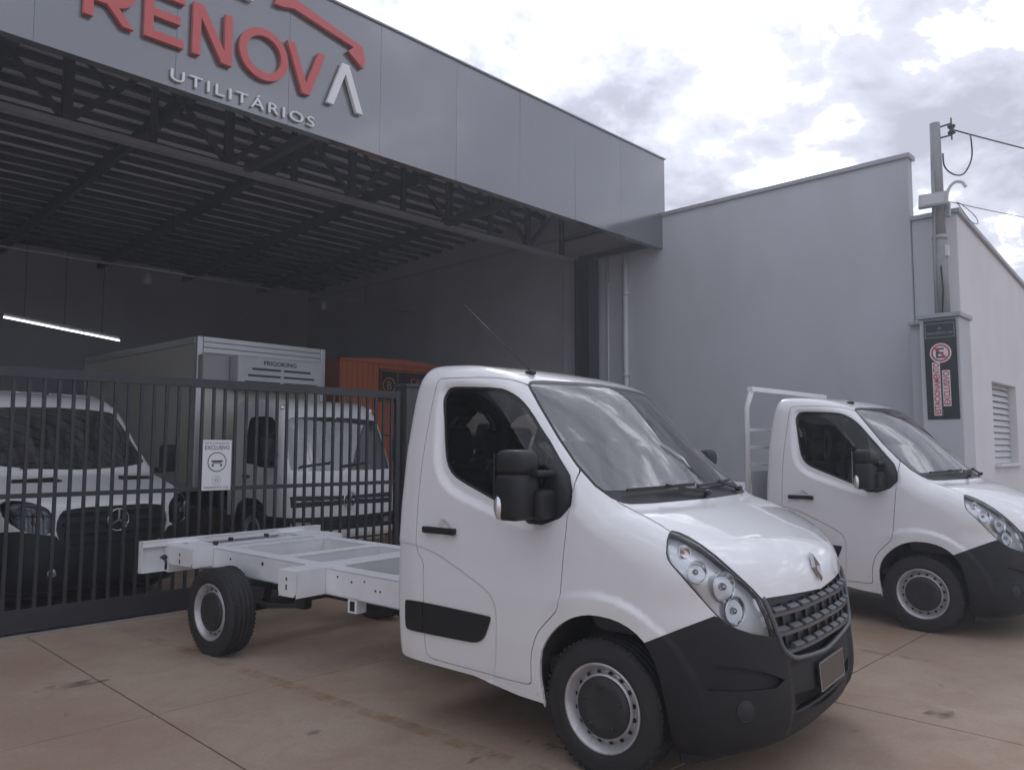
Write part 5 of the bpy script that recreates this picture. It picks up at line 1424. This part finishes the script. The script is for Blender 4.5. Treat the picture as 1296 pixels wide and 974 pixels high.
tk.keep(tk.lab != tk.names.index('drop'))
fw2 = lambda c: c[:, 0] > 0.4
tk.region(chaikin([(-0.93, 1.34), (-0.82, 2.06), (-0.74, 2.10), (0.2, 2.13), (0.2, 1.31), (-0.8, 1.315)], 1), FRONT, 'screen', only=['body'], mask=fw2)
tk.region([(-0.92, 0.80), (-0.93, 0.955), (-0.86, 0.965), (0.2, 0.935), (0.2, 0.815), (-0.86, 0.80)], FRONT, 'grille', only=['body'], mask=fw2)
tk.region([(-1.02, 0.30), (-1.02, 0.665), (-0.9, 0.66), (0.2, 0.64), (0.2, 0.30)], FRONT, 'bumper', only=['body'], mask=fw2)
tk.region(chaikin([(-0.93, 0.50), (-0.93, 0.60), (-0.60, 0.585), (-0.62, 0.50)], 1), FRONT, 'lens', only=['bumper'], mask=fw2)
tk.region([(-0.98, 0.33), (-0.98, 0.45), (0.2, 0.45), (0.2, 0.33)], FRONT, 'bumper_low', only=['bumper'], mask=fw2)
TW = chaikin([(-0.30, 1.42), (-0.26, 2.06), (-0.20, 2.12), (0.36, 2.12), (0.52, 2.02), (0.74, 1.36), (0.20, 1.36), (0.10, 1.40)], 1)
tk.region(TW, SIDE, 'sglass', only=['body'], mask=rt)
tk.finish()
truck = empty('box_truck', (6.70-1.08*math.cos(R(-88)), 9.9-1.08*math.sin(R(-88)), 0), R(-88)); tag(truck, 'white truck with refrigerated box body and cooling unit behind the barred gate', 'truck')
tk.part('cab', 'body', M['paint'], truck, 'B')
tk.part('cab_lining', 'body', M['inner'], truck, 'B', off=-0.03, gap=0, depth=0, flip=True)
tk.part('windscreen', 'screen', M['screen_glass'], truck, 'B', off=-0.004, depth=0.0)
for sd in 'RL': tk.part('side_glass', 'sglass', M['side_glass'], truck, sd, off=-0.006, depth=0)
tg = tk.part('grille', 'grille', M['trim'], truck, 'B', off=-0.012, depth=0)
ys = np.linspace(-0.86, 0.86, 25); P, N = tk.front(ys, 0.885); b_ = MB()
for a, b in zip(P, P[1:]): b_.bar(a, b, 0.02, 0.022)
b_.build('grille_bar', M['chrome'], tg)
tb = tk.part('bumper', 'bumper', M['plastic'], truck, 'B', off=0.012)
tk.part('bumper_lower', 'bumper_low', M['paint'], tb, 'B', off=0.014)
for zc in (0.54, 0.60):
    P, N = tk.front(np.linspace(-0.52, 0.52, 13), zc); b_ = MB()
    for a, b in zip(P, P[1:]): b_.bar(a+np.array([0.012, 0, 0]), b+np.array([0.012, 0, 0]), 0.02, 0.024)
    b_.build('bumper_slat', M['trim'], tb)
for sd, sg in (('R', -1), ('L', 1)):
    l_ = tk.part('headlamp', 'lens', M['lens'], truck, sd, off=0.012, depth=0); tk.part('lamp_housing', 'lens', M['chrome2'], l_, sd, off=-0.03, gap=0, depth=-0.04)
    mi = MB().box((0.70, sg*1.16, 1.62), (0.10, 0.17, 0.36), 0.03, seg=3).build('door_mirror', M['plastic'], truck, smooth=True)
    MB().tube([(0.66, sg*0.98, 1.86), (0.70, sg*1.15, 1.84), (0.70, sg*1.16, 1.40), (0.72, sg*1.0, 1.38)], 0.012, 6).build('mirror_arm', M['trim'], mi)
    MB().box((-0.14, sg*1.012, 1.22), (0.20, 0.03, 0.045), 0.01).build('door_handle', M['trim'], truck)
    wb = MB(); pts = [(0.52*math.cos(R(t)), 0.42+0.50*math.sin(R(t))) for t in range(-10, 191, 10)]
    A = [wb.bm.verts.new((p[0], sg*0.98, p[1])) for p in pts]; B = [wb.bm.verts.new((p[0], sg*0.55, p[1])) for p in pts]
    for k in range(len(pts)-1): wb.bm.faces.new([A[k], A[k+1], B[k+1], B[k]])
    wb.bm.faces.new(B); wb.build('wheel_housing', M['under'], truck)
P, N = tk.front([0.0], [0.875]); vb_ = MB(); X0 = P[0][0]+0.03
vb_.lathe([(0.115+0.010*math.cos(t), 0.010*math.sin(t)) for t in np.linspace(0, 2*math.pi, 7)[:-1]], 32, 'x', (X0, 0, 0.875), close=True)
for (a, b) in (((-0.045, 0.098), (0.0, 0.012)), ((0.045, 0.098), (0.0, 0.012)), ((-0.085, 0.045), (-0.042, -0.085)), ((0.085, 0.045), (0.042, -0.085)), ((-0.042, -0.085), (0.0, -0.012)), ((0.042, -0.085), (0.0, -0.012))):
    vb_.bar((X0, a[0], 0.875+a[1]), (X0, b[0], 0.875+b[1]), 0.014, 0.018, (1, 0, 0))
vb_.build('badge', M['chrome'], truck)
for y0, y1 in ((-0.78, -0.25), (-0.1, 0.45)):
    P, N = tk.front([y0, y1], [1.37, 1.43]); MB().bar(P[0]+N[0]*0.03, P[1]+N[1]*0.03, 0.015, 0.02).build('wiper', M['trim'], truck)
for y in (-0.80, 0.80): MB().lathe([(0.05, 0.0), (0.045, 0.02), (0.001, 0.028)], 14, 'x', (0.50, y, 2.24)).build('roof_marker', M['chrome2'], truck)
MB().prism([(0.85, 1.28), (0.55, 1.32), (0.35, 1.2), (0.4, 0.8), (0.9, 0.8)], -0.88, 0.88, 'y').build('dashboard', M['inner'], truck)
for yc in (0.5, -0.5):
    st_ = MB().box((-0.05, yc, 1.05), (0.5, 0.5, 0.16), 0.05).build('seat', M['seat'], truck); MB().box((-0.36, yc, 1.45), (0.15, 0.5, 0.7), 0.05).build('backrest', M['seat'], st_); MB().box((-0.38, yc, 1.9), (0.1, 0.27, 0.2), 0.04).build('headrest', M['seat'], st_)
MB().box((-2.5, 0, 0.72), (5.6, 0.86, 0.22)).build('chassis_frame', M['under'], truck)
BX0, BX1, BW, BZ0, BZ1 = -1.42, -6.4, 1.215, 0.98, 3.46
M['box_skin'] = mat('box_skin', (0.62, 0.62, 0.56), 0.4, coat=0.3, noise=0.25, nscale=1.2, tint=(0.48, 0.48, 0.42))
bx = MB().box(((BX0+BX1)/2, 0, (BZ0+BZ1)/2), (BX0-BX1-0.04, 2*BW-0.04, BZ1-BZ0-0.04)).build('box_body', M['box_skin'], truck)
for sg in (-1, 1):
    MB().box((BX0-0.04, sg*(BW-0.045), (BZ0+BZ1)/2), (0.10, 0.10, BZ1-BZ0), 0.012).build('corner_trim', M['alu'], bx)
    MB().box(((BX0+BX1)/2, sg*(BW-0.02), BZ1-0.06), (BX0-BX1-0.2, 0.05, 0.12), 0.008).build('side_rail', M['alu'], bx)
    MB().box(((BX0+BX1)/2, sg*(BW-0.02), BZ0+0.06), (BX0-BX1-0.2, 0.05, 0.12), 0.008).build('side_rail', M['alu'], bx)
for k in range(3):
    MB().box((BX0-0.008, 0, BZ1-0.045-0.09*k), (0.028, 2*BW-0.20, 0.084), 0.006).build('top_trim', M['alu'], bx)
# cooling unit
fu = empty('cooling_unit', (BX0+0.03, 0.0, 2.62)); fu.parent = truck
MB().box((0.18, 0.10, 0.27), (0.36, 1.62, 0.54), 0.03, seg=3).build('casing', M['white_plastic'], fu)
MB().box((0.06, -0.955, 0.29), (0.12, 0.46, 0.50), 0.02).build('control_box', mat('control_box', (0.42, 0.43, 0.43), 0.5), fu)
MB().box((0.125, -0.90, 0.10), (0.01, 0.12, 0.06), 0.003).build('control_panel', M['ink'], fu)
for r_, (za, lw) in enumerate(((0.33, 0.60), (0.22, 0.68), (0.11, 0.74))):
    MB().box((0.362, 0.10-lw*0.5+0.02-0.012, za), (0.008, lw*0.88, 0.036)).build('vent_slot', M['ink'], fu)
    MB().box((0.362, 0.10+lw*0.5-0.02+0.012, za), (0.008, lw*0.88, 0.036)).build('vent_slot', M['ink'], fu)
t_ = text_obj('lettering', 'FRIGOKING', 0.10, M['ink'], fu, extrude=0.001, bold=0.002); bpy.context.view_layer.update()
t_.scale = (0.62/t_.dimensions.x, 1, 1); t_.rotation_euler = (R(90), 0, R(90)); t_.location = (0.364, 0.06, 0.405)
for x in (0.0, -3.3): 
    make_wheel('wheel', truck, (x, -0.86, 0.40), False, 0.40, 0.24, 0.235); make_wheel('wheel', truck, (x, 0.86, 0.40), True, 0.40, 0.24, 0.235)

# ------------------------------------------------------------------ orange kiosk at the back
M['orange'] = mat('orange_cladding', (0.56, 0.15, 0.05), 0.55, noise=0.45, nscale=1.6, tint=(0.40, 0.105, 0.04))
ks = empty('food_kiosk', (8.87, 13.5, 0)); tag(ks, 'orange clad food kiosk with arched roof standing at the back of the hall', 'kiosk')
kw, kd = 2.9, 3.4
nbd = 22
for k in range(nbd):
    w_ = kw/nbd; MB().box((w_*(k+0.5), 0.0, 1.75), (w_-0.008, 0.03, 3.42)).build('front_board', M['orange'], ks)
MB().box((kw/2, kd/2, 1.75), (kw-0.04, kd-0.06, 3.40)).build('carcass', mat('kiosk_core', (0.16, 0.05, 0.022), 0.7), ks)
MB().box((-0.008, kd/2, 1.75), (0.03, kd, 3.42)).build('side_panel', M['orange'], ks)
rp = [(-0.06, 3.47), (kw*0.25, 3.53), (kw*0.5, 3.56), (kw*0.75, 3.53), (kw+0.06, 3.47), (kw+0.06, 3.43), (-0.06, 3.43)]
MB().prism(rp, -0.08, kd+0.05, 'y').build('roof', M['orange'], ks)
MB().box((1.80, -0.028, 2.97), (1.72, 0.02, 0.70)).build('sign_board', mat('kiosk_sign', (0.030, 0.012, 0.012), 0.4), ks)
M['gold'] = mat('gold_print', (0.50, 0.27, 0.12), 0.5)
gb_ = MB()
for z in (2.65, 3.29): gb_.bar((0.97, -0.042, z), (2.63, -0.042, z), 0.006, 0.014)
for x in (0.97, 1.42): gb_.bar((x, -0.042, 2.65), (x, -0.042, 3.29), 0.006, 0.014, (0, 1, 0))
gb_.build('sign_lines', M['gold'], ks)
ringo(flat_ring(0.17, 0.145, 1.195, 2.98, -0.041, M['gold'], 'sign_ring'), ks)
for txt, sz, x, z in (('B', 0.26, 1.195, 2.89), ('CASA', 0.20, 2.02, 3.03), ('BURGUER', 0.20, 2.06, 2.80)):
    t_ = text_obj('lettering', txt, sz, M['gold'], ks, extrude=0.002); t_.rotation_euler = (R(90), 0, 0); t_.location = (x, -0.041, z)

# ------------------------------------------------------------------ even haze volume added to lift the shadows, in place of lens veil
hz = MB().box((0, 0, 3.75), (640, 640, 10.0)).build('haze', None); tag(hz, 'thin even haze added to lift the shadows', 'haze', kind='stuff')
hm_ = bpy.data.materials.new('shadow_lift_haze'); hm_.use_nodes = True; nt = hm_.node_tree; nt.nodes.clear()
ho = nt.nodes.new('ShaderNodeOutputMaterial'); hv = nt.nodes.new('ShaderNodeVolumePrincipled')
hv.inputs['Color'].default_value = (0.88, 0.92, 1.0, 1); hv.inputs['Density'].default_value = 0.006; hv.inputs['Anisotropy'].default_value = 0.35
nt.links.new(hv.outputs[0], ho.inputs['Volume']); hz.data.materials.append(hm_)
